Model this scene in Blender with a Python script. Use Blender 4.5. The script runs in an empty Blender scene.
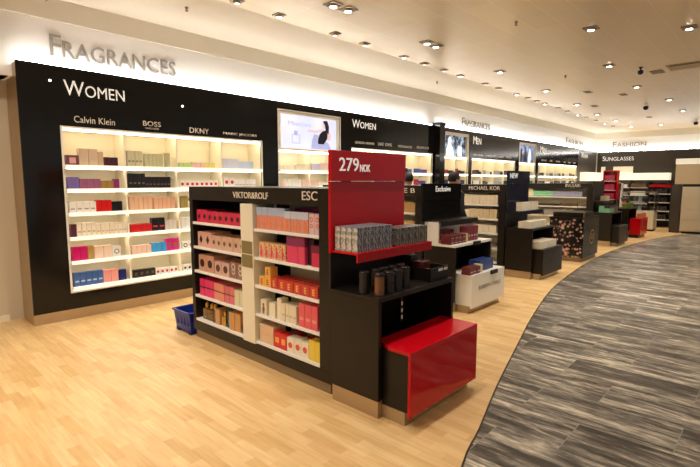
import bpy, bmesh, math, random
from mathutils import Vector, Matrix
random.seed(7)
PI = math.pi
S = bpy.context.scene
COL = S.collection

# ------------------------------------------------------------------ materials
MATS = {}
def nodes(m):
    m.use_nodes = True
    return m.node_tree.nodes, m.node_tree.links, m.node_tree.nodes['Principled BSDF']
def mat(name, col, rough=.5, metal=0., coat=0., trans=0., ior=1.45, noise=0., emis=0., alpha=1., spec=.5, ecol=None):
    if name in MATS: return MATS[name]
    m = bpy.data.materials.new(name); N, L, b = nodes(m)
    b.inputs['Base Color'].default_value = (*col, 1)
    b.inputs['Roughness'].default_value = rough
    b.inputs['Metallic'].default_value = metal
    b.inputs['Coat Weight'].default_value = coat
    b.inputs['Coat Roughness'].default_value = .05
    b.inputs['Transmission Weight'].default_value = trans
    b.inputs['IOR'].default_value = ior
    b.inputs['Specular IOR Level'].default_value = spec
    if emis:
        b.inputs['Emission Color'].default_value = (*(ecol or col), 1)
        b.inputs['Emission Strength'].default_value = emis
    # a little procedural variation in roughness/colour so that every surface is node based
    t = N.new('ShaderNodeTexCoord'); n = N.new('ShaderNodeTexNoise'); n.inputs['Scale'].default_value = 9
    L.new(t.outputs['Object'], n.inputs['Vector'])
    mr = N.new('ShaderNodeMapRange'); mr.inputs['To Min'].default_value = max(0, rough*.85); mr.inputs['To Max'].default_value = min(1, rough*1.15+.005)
    L.new(n.outputs['Fac'], mr.inputs['Value']); L.new(mr.outputs[0], b.inputs['Roughness'])
    if noise:
        r = N.new('ShaderNodeMix'); r.data_type = 'RGBA'
        r.inputs['A'].default_value = (*[c*(1-noise) for c in col], 1); r.inputs['B'].default_value = (*[min(1, c*(1+noise)) for c in col], 1)
        L.new(n.outputs['Fac'], r.inputs['Factor']); L.new(r.outputs['Result'], b.inputs['Base Color'])
    MATS[name] = m; return m
def srgb(r, g, b):
    f = lambda c: (c/255/12.92 if c/255 <= .04045 else ((c/255+.055)/1.055)**2.4)
    return (f(r), f(g), f(b))
def cm(r, g, b, rough=.35, coat=.3):
    return mat('carton_%d_%d_%d' % (r, g, b), srgb(r, g, b), rough, coat=coat)

M_black = mat('black_gloss_laminate', (.007, .006, .005), .12, spec=.4)
M_blackm = mat('black_satin_laminate', (.015, .011, .008), .34, spec=.35)
M_dark = mat('dark_interior', (.018, .016, .014), .5)
M_navy = mat('navy_panel', (.012, .014, .03), .2, coat=.3)
M_red = mat('red_gloss_panel', (.56, .002, .008), .12, spec=.4)
M_redm = mat('red_lacquer', (.62, .003, .010), .2, spec=.5)
M_white = mat('white_laminate', srgb(240, 236, 226), .35)
M_cream = mat('cream_niche_liner', srgb(243, 232, 205), .5)
M_creamcol = mat('cream_column', srgb(236, 226, 200), .4)
M_steel = mat('brushed_steel_kick', srgb(190, 170, 140), .38, metal=.75)
M_steeld = mat('dull_steel_kick', srgb(150, 135, 112), .42, metal=.6)
M_wall = mat('beige_wall', srgb(212, 198, 172), .7, noise=.02)
M_fascia = mat('white_fascia', srgb(248, 246, 242), .75)
M_band = mat('beige_band', srgb(232, 224, 206), .75)
M_plaster = mat('cream_plaster', srgb(246, 240, 226), .8)
M_taupe = mat('taupe_wall_panel', srgb(70, 62, 54), .35, noise=.15)
M_orange = mat('carton_orange_print', srgb(236, 130, 60), .4)
M_greyl = mat('grey_letter', srgb(160, 154, 147), .45, metal=.2)
M_whl = mat('white_letter', srgb(245, 243, 235), .5, emis=.35)
M_txt = mat('cream_letter', srgb(235, 225, 205), .5)
M_brown = mat('brown_panel', srgb(96, 66, 44), .45)
M_tan = mat('tan_panel', srgb(214, 182, 134), .5)
M_led = mat('led_strip', (1, .9, .7), .5, emis=13, ecol=(1, .92, .74))
M_led2 = mat('led_cove', (1, .93, .8), .5, emis=34, ecol=(1, .97, .93))
M_edge = mat('lit_shelf_edge', (1, .95, .85), .3, emis=.55, ecol=(1, .93, .78))
M_lamp = mat('lamp_lens', (1, .95, .85), .4, emis=16, ecol=(1, .93, .8))
M_lampd = mat('lamp_lens_dim', (.9, .85, .7), .4, emis=1.6, ecol=(1, .93, .8))
M_chrome = mat('downlight_housing', srgb(150, 135, 112), .3, metal=.8)
M_glass = mat('clear_glass', (.95, .97, .95), .03, trans=1.)
M_blue = mat('blue_plastic', srgb(28, 50, 140), .35, noise=.1)
M_blueD = mat('blue_plastic_dark', srgb(16, 28, 90), .4)
M_skin = mat('skin', srgb(205, 158, 130), .55)
M_hair = mat('dark_hair', (.012, .009, .007), .5)
M_shirt = mat('dark_shirt', (.015, .016, .02), .8)
M_collar = mat('pale_blue_collar', srgb(190, 205, 230), .7)
M_trous = mat('dark_trousers', (.02, .02, .025), .8)
M_gold = mat('gold_foil', srgb(205, 160, 80), .3, metal=.7)
M_tag = mat('price_tag_white', srgb(240, 240, 235), .5)

# ---- maple strip floor
def floor_mat():
    m = bpy.data.materials.new('maple_strip_parquet'); N, L, b = nodes(m)
    t = N.new('ShaderNodeTexCoord'); mp = N.new('ShaderNodeMapping'); mp.inputs['Rotation'].default_value = (0, 0, PI/2)
    L.new(t.outputs['Object'], mp.inputs['Vector'])
    br = N.new('ShaderNodeTexBrick'); br.offset = .37; br.offset_frequency = 2
    br.inputs['Scale'].default_value = 1; br.inputs['Brick Width'].default_value = .34; br.inputs['Row Height'].default_value = .072
    br.inputs['Mortar Size'].default_value = .0008; br.inputs['Mortar Smooth'].default_value = .5; br.inputs['Bias'].default_value = -.1
    br.inputs['Color1'].default_value = (*srgb(226, 190, 134), 1); br.inputs['Color2'].default_value = (*srgb(208, 165, 106), 1)
    br.inputs['Mortar'].default_value = (*srgb(206, 162, 102), 1)
    L.new(mp.outputs[0], br.inputs['Vector'])
    mp2 = N.new('ShaderNodeMapping'); mp2.inputs['Scale'].default_value = (28, 2.2, 1); L.new(t.outputs['Object'], mp2.inputs['Vector'])
    n = N.new('ShaderNodeTexNoise'); n.inputs['Scale'].default_value = 1.4; n.inputs['Detail'].default_value = 5; L.new(mp2.outputs[0], n.inputs['Vector'])
    n2 = N.new('ShaderNodeTexNoise'); n2.inputs['Scale'].default_value = .9; L.new(t.outputs['Object'], n2.inputs['Vector'])
    mx = N.new('ShaderNodeMix'); mx.data_type = 'RGBA'; mx.blend_type = 'OVERLAY'; mx.inputs['Factor'].default_value = .35
    L.new(br.outputs['Color'], mx.inputs['A']); L.new(n.outputs['Fac'], mx.inputs['B'])
    L.new(mx.outputs['Result'], b.inputs['Base Color'])
    b.inputs['Roughness'].default_value = .38; b.inputs['Specular IOR Level'].default_value = .4
    mr = N.new('ShaderNodeMapRange'); mr.inputs['To Min'].default_value = .3; mr.inputs['To Max'].default_value = .48
    L.new(n2.outputs['Fac'], mr.inputs['Value']); L.new(mr.outputs[0], b.inputs['Roughness'])
    return m
# ---- grey streaked stone
def stone_mat():
    m = bpy.data.materials.new('streaked_grey_stone'); N, L, b = nodes(m)
    t = N.new('ShaderNodeTexCoord'); mp = N.new('ShaderNodeMapping'); mp.inputs['Rotation'].default_value = (0, 0, PI/2)
    L.new(t.outputs['Object'], mp.inputs['Vector'])
    br = N.new('ShaderNodeTexBrick'); br.offset = .43; br.offset_frequency = 2
    br.inputs['Scale'].default_value = 1; br.inputs['Brick Width'].default_value = .9; br.inputs['Row Height'].default_value = .4
    br.inputs['Mortar Size'].default_value = .0022; br.inputs['Mortar Smooth'].default_value = .2
    br.inputs['Color1'].default_value = (0, 0, 0, 1); br.inputs['Color2'].default_value = (1, 1, 1, 1); br.inputs['Mortar'].default_value = (.5, .5, .5, 1)
    L.new(mp.outputs[0], br.inputs['Vector'])
    # per-tile offset of the veining
    sc = N.new('ShaderNodeVectorMath'); sc.operation = 'MULTIPLY'; sc.inputs[1].default_value = (13, 7, 0); L.new(br.outputs['Color'], sc.inputs[0])
    ad = N.new('ShaderNodeVectorMath'); ad.operation = 'ADD'; L.new(t.outputs['Object'], ad.inputs[0]); L.new(sc.outputs[0], ad.inputs[1])
    mp2 = N.new('ShaderNodeMapping'); mp2.inputs['Scale'].default_value = (10, 1.5, 1); mp2.inputs['Rotation'].default_value = (0, 0, .05); L.new(ad.outputs[0], mp2.inputs['Vector'])
    n = N.new('ShaderNodeTexNoise'); n.inputs['Scale'].default_value = 1.25; n.inputs['Detail'].default_value = 8; n.inputs['Roughness'].default_value = .62; n.inputs['Distortion'].default_value = .9
    L.new(mp2.outputs[0], n.inputs['Vector'])
    cr = N.new('ShaderNodeValToRGB'); e = cr.color_ramp.elements
    e[0].position = .43; e[0].color = (*srgb(60, 54, 48), 1); e[1].position = .59; e[1].color = (*srgb(226, 212, 186), 1)
    for p, c in ((.47, (92, 85, 76)), (.505, (128, 120, 108)), (.545, (172, 162, 144))):
        x = e.new(p); x.color = (*srgb(*c), 1)
    L.new(n.outputs['Fac'], cr.inputs[0])
    mp3 = N.new('ShaderNodeMapping'); mp3.inputs['Scale'].default_value = (5, .8, 1); L.new(ad.outputs[0], mp3.inputs['Vector'])
    nb = N.new('ShaderNodeTexNoise'); nb.inputs['Scale'].default_value = 1.; nb.inputs['Detail'].default_value = 5; nb.inputs['Distortion'].default_value = 1.4; L.new(mp3.outputs[0], nb.inputs['Vector'])
    av = N.new('ShaderNodeMix'); av.data_type = 'FLOAT'; av.inputs['Factor'].default_value = .5
    fine = N.new('ShaderNodeTexNoise'); fine.inputs['Scale'].default_value = 3.5; fine.inputs['Detail'].default_value = 6; fine.inputs['Roughness'].default_value = .7; fine.inputs['Distortion'].default_value = 1.2; L.new(mp2.outputs[0], fine.inputs['Vector'])
    av2 = N.new('ShaderNodeMix'); av2.data_type = 'FLOAT'; av2.inputs['Factor'].default_value = .3
    L.new(n.outputs['Fac'], av.inputs['A']); L.new(nb.outputs['Fac'], av.inputs['B']); L.new(av.outputs['Result'], av2.inputs['A']); L.new(fine.outputs['Fac'], av2.inputs['B']); L.new(av2.outputs['Result'], cr.inputs[0])
    # per-tile tone
    tone = N.new('ShaderNodeMapRange'); tone.inputs['To Min'].default_value = .68; tone.inputs['To Max'].default_value = 1.12; L.new(br.outputs['Color'], tone.inputs['Value'])
    mul = N.new('ShaderNodeVectorMath'); mul.operation = 'SCALE'; L.new(cr.outputs[0], mul.inputs[0]); L.new(tone.outputs[0], mul.inputs['Scale'])
    mx = N.new('ShaderNodeMix'); mx.data_type = 'RGBA'; mx.inputs['B'].default_value = (*srgb(150, 142, 128), 1)
    L.new(br.outputs['Fac'], mx.inputs['Factor']); L.new(mul.outputs[0], mx.inputs['A'])
    L.new(mx.outputs['Result'], b.inputs['Base Color'])
    mr = N.new('ShaderNodeMapRange'); mr.inputs['To Min'].default_value = .22; mr.inputs['To Max'].default_value = .42; L.new(n.outputs['Fac'], mr.inputs['Value']); L.new(mr.outputs[0], b.inputs['Roughness'])
    return m
# ---- tan metallic ceiling panels
def ceil_mat():
    m = bpy.data.materials.new('tan_metal_ceiling_panel'); N, L, b = nodes(m)
    t = N.new('ShaderNodeTexCoord')
    br = N.new('ShaderNodeTexBrick'); br.offset = 0; br.offset_frequency = 2
    br.inputs['Scale'].default_value = 1; br.inputs['Brick Width'].default_value = 1.3; br.inputs['Row Height'].default_value = .33
    br.inputs['Mortar Size'].default_value = .004; br.inputs['Mortar Smooth'].default_value = .3
    br.inputs['Color1'].default_value = (*srgb(244, 226, 194), 1); br.inputs['Color2'].default_value = (*srgb(239, 220, 188), 1); br.inputs['Mortar'].default_value = (*srgb(252, 240, 214), 1)
    L.new(t.outputs['Object'], br.inputs['Vector']); L.new(br.outputs['Color'], b.inputs['Base Color'])
    mp = N.new('ShaderNodeMapping'); mp.inputs['Scale'].default_value = (1.4, 2.2, 1); L.new(t.outputs['Object'], mp.inputs['Vector'])
    n = N.new('ShaderNodeTexNoise'); n.inputs['Scale'].default_value = 1.1; n.inputs['Detail'].default_value = 1; L.new(mp.outputs[0], n.inputs['Vector'])
    bp = N.new('ShaderNodeBump'); bp.inputs['Strength'].default_value = .5; bp.inputs['Distance'].default_value = .03
    L.new(n.outputs['Fac'], bp.inputs['Height']); L.new(bp.outputs[0], b.inputs['Normal'])
    b.inputs['Metallic'].default_value = .25; b.inputs['Roughness'].default_value = .3
    return m
def picture_mat(name, kind):
    m = bpy.data.materials.new(name); N, L, b = nodes(m)
    t = N.new('ShaderNodeTexCoord'); n = N.new('ShaderNodeTexNoise'); cr = N.new('ShaderNodeValToRGB'); e = cr.color_ramp.elements
    L.new(t.outputs['Object'], n.inputs['Vector'])
    if kind == 'pale':
        n.inputs['Scale'].default_value = 1.3; e[0].position = .3; e[0].color = (*srgb(214, 216, 244), 1); e[1].position = .62; e[1].color = (*srgb(244, 240, 252), 1); st = 1.05
    elif kind == 'blue':
        n.inputs['Scale'].default_value = 11; n.inputs['Detail'].default_value = 3; e[0].position = .42; e[0].color = (*srgb(12, 22, 40), 1); e[1].position = .62; e[1].color = (*srgb(190, 215, 240), 1); st = .8
    else:
        n.inputs['Scale'].default_value = 4; e[0].position = .4; e[0].color = (*srgb(20, 30, 70), 1); e[1].position = .6; e[1].color = (*srgb(150, 175, 225), 1); st = .8
    L.new(n.outputs['Fac'], cr.inputs[0]); b.inputs['Base Color'].default_value = (.02, .02, .02, 1); b.inputs['Roughness'].default_value = .25
    L.new(cr.outputs[0], b.inputs['Emission Color']); b.inputs['Emission Strength'].default_value = st
    return m
def blossom_mat():
    m = bpy.data.materials.new('blossom_print'); N, L, b = nodes(m)
    t = N.new('ShaderNodeTexCoord'); v = N.new('ShaderNodeTexVoronoi'); v.inputs['Scale'].default_value = 15; L.new(t.outputs['Object'], v.inputs['Vector'])
    n = N.new('ShaderNodeTexNoise'); n.inputs['Scale'].default_value = 4; L.new(t.outputs['Object'], n.inputs['Vector'])
    s = N.new('ShaderNodeMath'); s.operation = 'SUBTRACT'; L.new(n.outputs['Fac'], s.inputs[0]); L.new(v.outputs['Distance'], s.inputs[1])
    cr = N.new('ShaderNodeValToRGB'); e = cr.color_ramp.elements; e[0].position = .02; e[0].color = (.012, .010, .010, 1); e[1].position = .30; e[1].color = (*srgb(205, 160, 140), 1)
    L.new(s.outputs[0], cr.inputs[0]); L.new(cr.outputs[0], b.inputs['Base Color']); b.inputs['Roughness'].default_value = .25
    return m
def script_mat(name, c1, c2, scale=40):
    m = bpy.data.materials.new(name); N, L, b = nodes(m)
    t = N.new('ShaderNodeTexCoord'); n = N.new('ShaderNodeTexWave'); n.inputs['Scale'].default_value = scale/4; n.inputs['Distortion'].default_value = 9; n.inputs['Detail Scale'].default_value = 2.5; L.new(t.outputs['Object'], n.inputs['Vector'])
    cr = N.new('ShaderNodeValToRGB'); e = cr.color_ramp.elements; e[0].position = .35; e[0].color = (*srgb(*c1), 1); e[1].position = .65; e[1].color = (*srgb(*c2), 1)
    L.new(n.outputs['Fac'], cr.inputs[0]); L.new(cr.outputs[0], b.inputs['Base Color']); b.inputs['Roughness'].default_value = .35; b.inputs['Metallic'].default_value = .15
    return m
M_floor = floor_mat(); M_stone = stone_mat(); M_ceil = ceil_mat(); M_bloss = blossom_mat()
M_scrL = script_mat('pale_script_carton', (172, 172, 166), (226, 222, 210)); M_scrLb = script_mat('blue_grey_script', (96, 104, 122), (176, 178, 180))
M_scrD = script_mat('grey_script_carton', (84, 82, 78), (150, 148, 142))
M_floral = script_mat('floral_carton', (224, 110, 120), (238, 224, 140), 60)

# ------------------------------------------------------------------ mesh helpers
class MB:
    def __init__(s): s.v = []; s.f = []; s.m = []
    def quad(s, pts, mi=0):
        i = len(s.v); s.v += [tuple(p) for p in pts]; s.f.append(tuple(range(i, i+len(pts)))); s.m.append(mi); return s
    def box(s, x0, x1, y0, y1, z0, z1, mi=0):
        if x0 > x1: x0, x1 = x1, x0
        if y0 > y1: y0, y1 = y1, y0
        i = len(s.v)
        s.v += [(x, y, z) for z in (z0, z1) for (x, y) in ((x0, y0), (x1, y0), (x1, y1), (x0, y1))]
        for f in ((3, 2, 1, 0), (4, 5, 6, 7), (0, 1, 5, 4), (1, 2, 6, 5), (2, 3, 7, 6), (3, 0, 4, 7)):
            s.f.append(tuple(i+k for k in f)); s.m.append(mi)
        return s
    def prism(s, pts, z0, z1, mi=0):
        i = len(s.v); n = len(pts)
        s.v += [(x, y, z0) for x, y in pts]+[(x, y, z1) for x, y in pts]
        s.f += [tuple(i+k for k in range(n))[::-1], tuple(i+n+k for k in range(n))]; s.m += [mi, mi]
        for k in range(n):
            j = (k+1) % n; s.f.append((i+k, i+j, i+n+j, i+n+k)); s.m.append(mi)
        return s
    def lathe(s, prof, n=20, cx=0, cy=0, sx=1, sy=1, mi=0):
        i = len(s.v)
        for r, z in prof:
            for k in range(n):
                a = 2*PI*k/n; s.v.append((cx+r*sx*math.cos(a), cy+r*sy*math.sin(a), z))
        for j in range(len(prof)-1):
            for k in range(n):
                l = (k+1) % n; s.f.append((i+j*n+k, i+j*n+l, i+(j+1)*n+l, i+(j+1)*n+k)); s.m.append(mi)
        s.f.append(tuple(i+k for k in range(n))[::-1]); s.m.append(mi)
        s.f.append(tuple(i+(len(prof)-1)*n+k for k in range(n))); s.m.append(mi)
        return s
    def mesh(s, name, mats):
        me = bpy.data.meshes.new(name); me.from_pydata(s.v, [], s.f)
        for m in (mats if isinstance(mats, (list, tuple)) else [mats]): me.materials.append(m)
        for p, mi in zip(me.polygons, s.m): p.material_index = mi
        me.update(); return me
    def build(s, name, mats, parent=None, bevel=0., smooth=False):
        me = s.mesh(name, mats)
        if smooth:
            for p in me.polygons: p.use_smooth = True
        o = bpy.data.objects.new(name, me); COL.objects.link(o)
        if parent: o.parent = parent
        if bevel:
            b = o.modifiers.new('Bevel', 'BEVEL'); b.width = bevel; b.segments = 2; b.limit_method = 'ANGLE'
        return o
def tag(o, label, cat, group=None):
    o['label'] = label; o['category'] = cat
    if group: o['group'] = group
    return o
def empty(name, loc, rz=0, label=None, cat=None, group=None):
    o = bpy.data.objects.new(name, None); COL.objects.link(o); o.location = loc; o.rotation_euler = (0, 0, rz); o.empty_display_size = .1
    if label: tag(o, label, cat, group)
    return o
def struct(o): o['kind'] = 'structure'; return o
def copy_tree(o, parent=None):
    c = o.copy(); COL.objects.link(c); c.parent = parent
    for ch in o.children: copy_tree(ch, c)
    return c

TXT = {}
def text_geo(s):
    if s in TXT: return TXT[s]
    cu = bpy.data.curves.new('t', 'FONT'); cu.body = s; cu.size = 1; cu.resolution_u = 3; cu.offset = 0
    o = bpy.data.objects.new('t', cu); COL.objects.link(o)
    bpy.context.view_layer.update()
    me = bpy.data.meshes.new_from_object(o.evaluated_get(bpy.context.evaluated_depsgraph_get()))
    vs = [v.co.copy() for v in me.vertices]; fs = [tuple(p.vertices) for p in me.polygons]
    bpy.data.objects.remove(o); bpy.data.curves.remove(cu); bpy.data.meshes.remove(me)
    x0 = min(v.x for v in vs); x1 = max(v.x for v in vs); y0 = min(v.y for v in vs); y1 = max(v.y for v in vs)
    TXT[s] = ([((v.x-x0), (v.y-y0)) for v in vs], fs, x1-x0, y1-y0); return TXT[s]
def lettering(s, w, h, m, loc, rz, parent=None, name='lettering', thick=.004, small=None):
    """upright raised lettering, local x to the right, facing local -y, lower left at loc"""
    segs = [(s, 1.)] if not small else [(s[0], 1.), (s[1:], small)]
    b = MB(); x = 0; tot = 0; geos = []
    for t, k in segs:
        g = text_geo(t); geos.append((g, k)); tot += g[2]/g[3]*k*1.0
    tot += .06*(len(segs)-1)
    kx = w/tot if tot else 1
    for (vs, fs, gw, gh), k in geos:
        sx = kx*k/gh; sz = h*k/gh; n = len(vs); i = len(b.v)
        b.v += [(x+vx*sx, -thick, vy*sz) for vx, vy in vs]+[(x+vx*sx, 0, vy*sz) for vx, vy in vs]
        for f in fs:
            b.f.append(tuple(i+q for q in f)); b.m.append(0)
            b.f.append(tuple(i+n+q for q in f)[::-1]); b.m.append(0)
        edges = {}
        for f in fs:
            for a, c in zip(f, f[1:]+f[:1]): edges[(a, c)] = edges.get((a, c), 0)+1
        for (a, c) in edges:
            if (c, a) not in edges: b.f.append((i+a, i+n+a, i+n+c, i+c)); b.m.append(0)
        x += gw*sx+.06*kx
    o = b.build(name, m, parent); o.location = loc; o.rotation_euler = (0, 0, rz); return o

# ------------------------------------------------------------------ the setting
W = 6.016; ZC = 3.62; XF = 21.8
struct(MB().box(-6, XF, -9, 6.5, -.06, 0).build('floor', M_floor))
curve = [(-6, -3.6), (-4.5, -2.5), (-3, -1.5), (-1.5, -.55), (0, .25), (1.2, .8), (2.25, 1.225), (2.69, 1.35), (3.42, 1.57), (4.42, 1.84), (5.2, 2.05), (6.07, 2.26), (6.9, 2.44), (7.7, 2.57), (9.23, 2.75), (10.1, 2.82), (11.03, 2.87), (12.2, 2.89), (13.48, 2.83), (14.7, 2.73), (15.75, 2.58), (16.8, 2.37), (17.6, 2.14), (19, 1.6), (20.4, .95), (21.78, .2)]
def smooth_curve(c, k=4):
    out = []
    for i in range(len(c)-1):
        p0 = c[max(0, i-1)]; p1 = c[i]; p2 = c[i+1]; p3 = c[min(len(c)-1, i+2)]
        for j in range(k):
            t = j/k
            out.append(tuple(.5*((2*p1[d])+(-p0[d]+p2[d])*t+(2*p0[d]-5*p1[d]+4*p2[d]-p3[d])*t*t+(-p0[d]+3*p1[d]-3*p2[d]+p3[d])*t**3) for d in (0, 1)))
    return out+[c[-1]]
sc_ = smooth_curve(curve)
struct(MB().prism([(-6, -9), (21.78, -9)]+sc_[::-1], 0, .004).build('floor', M_stone))
tr = MB()
for a, c in zip(sc_, sc_[1:]):
    dx, dy = c[0]-a[0], c[1]-a[1]; l = math.hypot(dx, dy); nx, ny = -dy/l*.012, dx/l*.012
    tr.prism([a, c, (c[0]+nx, c[1]+ny), (a[0]+nx, a[1]+ny)], 0, .0055)
struct(tr.build('trim_1', mat('dark_metal_trim', (.05, .04, .03), .4, metal=.5)))
struct(MB().box(-6, XF+.2, -9, 4.86, ZC, ZC+.08).build('ceiling', M_ceil))
struct(MB().box(-6, XF+.2, 4.86, 6.5, ZC, ZC+.08).build('ceiling', M_plaster))
struct(MB().box(-6, XF-.02, 6.14, 6.16, 3.385, ZC).build('trim_2', M_band))
struct(MB().box(XF+.10, XF+.13, -9, 6.14, 3.37, ZC).build('trim_3', M_band))
struct(MB().box(-6, XF+.18, 6.16, 6.45, 2.72, ZC).build('wall_back', M_fascia))
struct(MB().box(1.34, XF+.18, 6.45, 6.6, 0, ZC).build('wall_back', M_wall))
struct(MB().box(-6, 1.34, 6.5, 6.65, 0, 2.72).build('wall_back', M_wall))
struct(MB().box(XF+.13, XF+.4, -9, 6.45, 2.83, ZC).build('wall_right', M_fascia))
struct(MB().box(XF, XF+.13, -9, 6.05, 0, 2.83).build('wall_right', M_taupe))
struct(MB().box(-6, 1.30, 6.2, 6.499, 2.72, 2.84).build('trim_4', M_tan))
struct(MB().box(-6, 1.20, 6.485, 6.5, 0, .07).build('baseboard_back', M_cream))

# ------------------------------------------------------------------ products
ORD = ['first', 'second', 'third', 'fourth', 'fifth', 'sixth', 'seventh', 'eighth', 'ninth', 'tenth', 'eleventh', 'twelfth', 'thirteenth', 'fourteenth']
NUM = ['', 'one', 'two', 'three', 'four', 'five', 'six', 'seven', 'eight', 'nine', 'ten', 'eleven', 'twelve', 'thirteen', 'fourteen']
PROTO = {}
def carton_mesh(w, d, h, m):
    k = ('c', round(w, 3), round(d, 3), round(h, 3), m.name if not isinstance(m, tuple) else tuple(x.name for x in m))
    if k not in PROTO:
        b = MB(); e = min(.0025, w*.04)
        # chamfered vertical edges plus a lid seam
        pts = [(-w/2+e, 0), (w/2-e, 0), (w/2, e), (w/2, d-e), (w/2-e, d), (-w/2+e, d), (-w/2, d-e), (-w/2, e)]
        b.prism(pts, 0, h-e); b.prism([(x*(1-2*e/w), e+(y)*(1-2*e/d)) for x, y in pts], h-e, h)
        if isinstance(m, tuple):
            # different side colour: faces whose normal points to -x
            me = b.mesh('carton', list(m))
            for p in me.polygons:
                if p.normal.x < -.9: p.material_index = 1
        else: me = b.mesh('carton', m)
        PROTO[k] = me
    return PROTO[k]
def disc(b, cx, cz, r, y, n=14, t=.0012, rin=0):
    i = len(b.v)
    if rin:
        for k in range(n):
            a = 2*PI*k/n; b.v += [(cx+r*math.cos(a), y-t, cz+r*math.sin(a)), (cx+rin*math.cos(a), y-t, cz+rin*math.sin(a))]
        for k in range(n):
            j = (k+1) % n; b.f.append((i+2*k, i+2*j, i+2*j+1, i+2*k+1)); b.m.append(0)
    else:
        b.v += [(cx+r*math.cos(2*PI*k/n), y-t, cz+r*math.sin(2*PI*k/n)) for k in range(n)]+[(cx+r*math.cos(2*PI*k/n), y, cz+r*math.sin(2*PI*k/n)) for k in range(n)]
        b.f.append(tuple(i+k for k in range(n))); b.m.append(0)
        for k in range(n):
            j = (k+1) % n; b.f.append((i+k, i+n+k, i+n+j, i+j)); b.m.append(0)
def deco(parent, style, w, d, h, m2):
    k = ('d', style, round(w, 3), round(d, 3), round(h, 3), m2.name if m2 else '')
    if k not in PROTO:
        b = MB(); nm = 'emblem'
        if style == 'disc': disc(b, 0, h/2, min(w, h)*.3, 0)
        elif style == 'ring': disc(b, 0, h/2, min(w, h)*.33, 0, rin=min(w, h)*.2)
        elif style == 'rosette':
            r = min(w, h)*.33
            i = len(b.v); n = 16
            b.v += [(0+(r if q % 2 == 0 else r*.5)*math.cos(2*PI*q/n), -.0012, h/2+(r if q % 2 == 0 else r*.5)*math.sin(2*PI*q/n)) for q in range(n)]+[(0, -.0016, h/2)]
            for q in range(n): b.f.append((i+n, i+q, i+(q+1) % n)); b.m.append(0)
        elif style == 'diamond':
            r = min(w, h)*.34; b.quad([(-r*.7, -.0012, h/2), (0, -.0012, h/2-r), (r*.7, -.0012, h/2), (0, -.0012, h/2+r)])
        elif style == 'square': q = min(w, h)*.28; b.box(-q, q, -.0012, .0, h/2-q, h/2+q)
        elif style == 'band': b.box(-w/2-.0008, w/2+.0008, -.0012, d+.0008, h*.48, h*.55); nm = 'band'
        elif style == 'top': b.box(-w/2-.0008, w/2+.0008, -.001, d+.0008, h*.66, h+.0008); nm = 'lid'
        elif style == 'figure': 
            b.quad([(-w*.12, -.0012, h*.1), (w*.12, -.0012, h*.1), (w*.22, -.0012, h*.45), (w*.08, -.0012, h*.62), (w*.2, -.0012, h*.72), (0, -.0012, h*.8), (-w*.2, -.0012, h*.7), (-w*.06, -.0012, h*.6), (-w*.22, -.0012, h*.4)])
        elif style == 'figlow': b.quad([(-w*.15, -.0012, h*.06), (w*.15, -.0012, h*.06), (w*.28, -.0012, h*.3), (w*.10, -.0012, h*.42), (w*.2, -.0012, h*.52), (0, -.0012, h*.62), (-w*.22, -.0012, h*.5), (-w*.1, -.0012, h*.4), (-w*.26, -.0012, h*.28)]); nm = 'printed_figure'
        elif style == 'label': b.box(-w*.32, w*.32, -.0012, 0, h*.3, h*.42); nm = 'printed_label'
        elif style == 'E':
            q = h*.3; cx = 0
            b.box(-q*.5, -q*.2, -.0015, 0, h*.22, h*.78); 
            for zz in (.22, .44, .67): b.box(-q*.5, q*.45, -.0015, 0, h*zz, h*(zz+.11))
            nm = 'letter'
        elif style == 'swirl':
            for zz, r in ((.72, .3), (.42, .26)): disc(b, 0, h*zz, w*r, 0, rin=w*r*.6)
        PROTO[k] = (b.mesh(nm, m2), nm)
    me, nm = PROTO[k]; o = bpy.data.objects.new(nm, me); COL.objects.link(o); o.parent = parent; return o
def bottle(kind, m, mc, h):
    k = ('b', kind, m.name, mc.name, round(h, 3))
    if k not in PROTO:
        b = MB()
        if kind == 'round': b.lathe([(h*.22, 0), (h*.27, h*.04), (h*.29, h*.25), (h*.26, h*.48), (h*.12, h*.6), (h*.08, h*.64), (h*.08, h*.7)], 18)
        elif kind == 'square':
            w = h*.26; b.prism([(-w, -w*.6), (w, -w*.6), (w, w*.6), (-w, w*.6)], 0, h*.62); b.lathe([(h*.08, h*.62), (h*.08, h*.7)], 12)
        else: b.lathe([(h*.16, 0), (h*.18, h*.05), (h*.10, h*.3), (h*.15, h*.5), (h*.13, h*.62), (h*.07, h*.68), (h*.07, h*.72)], 18)
        c = MB().lathe([(h*.10, h*.70), (h*.11, h*.74), (h*.11, h*.93), (h*.08, h)], 14)
        PROTO[k] = (b.mesh('perfume_bottle', m), c.mesh('cap', mc))
    a, c = PROTO[k]
    for me in (a, c):
        for p in me.polygons: p.use_smooth = (kind != 'square')
    o = bpy.data.objects.new('perfume_bottle', a); COL.objects.link(o)
    q = bpy.data.objects.new('cap', c); COL.objects.link(q); q.parent = o; return o

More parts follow.
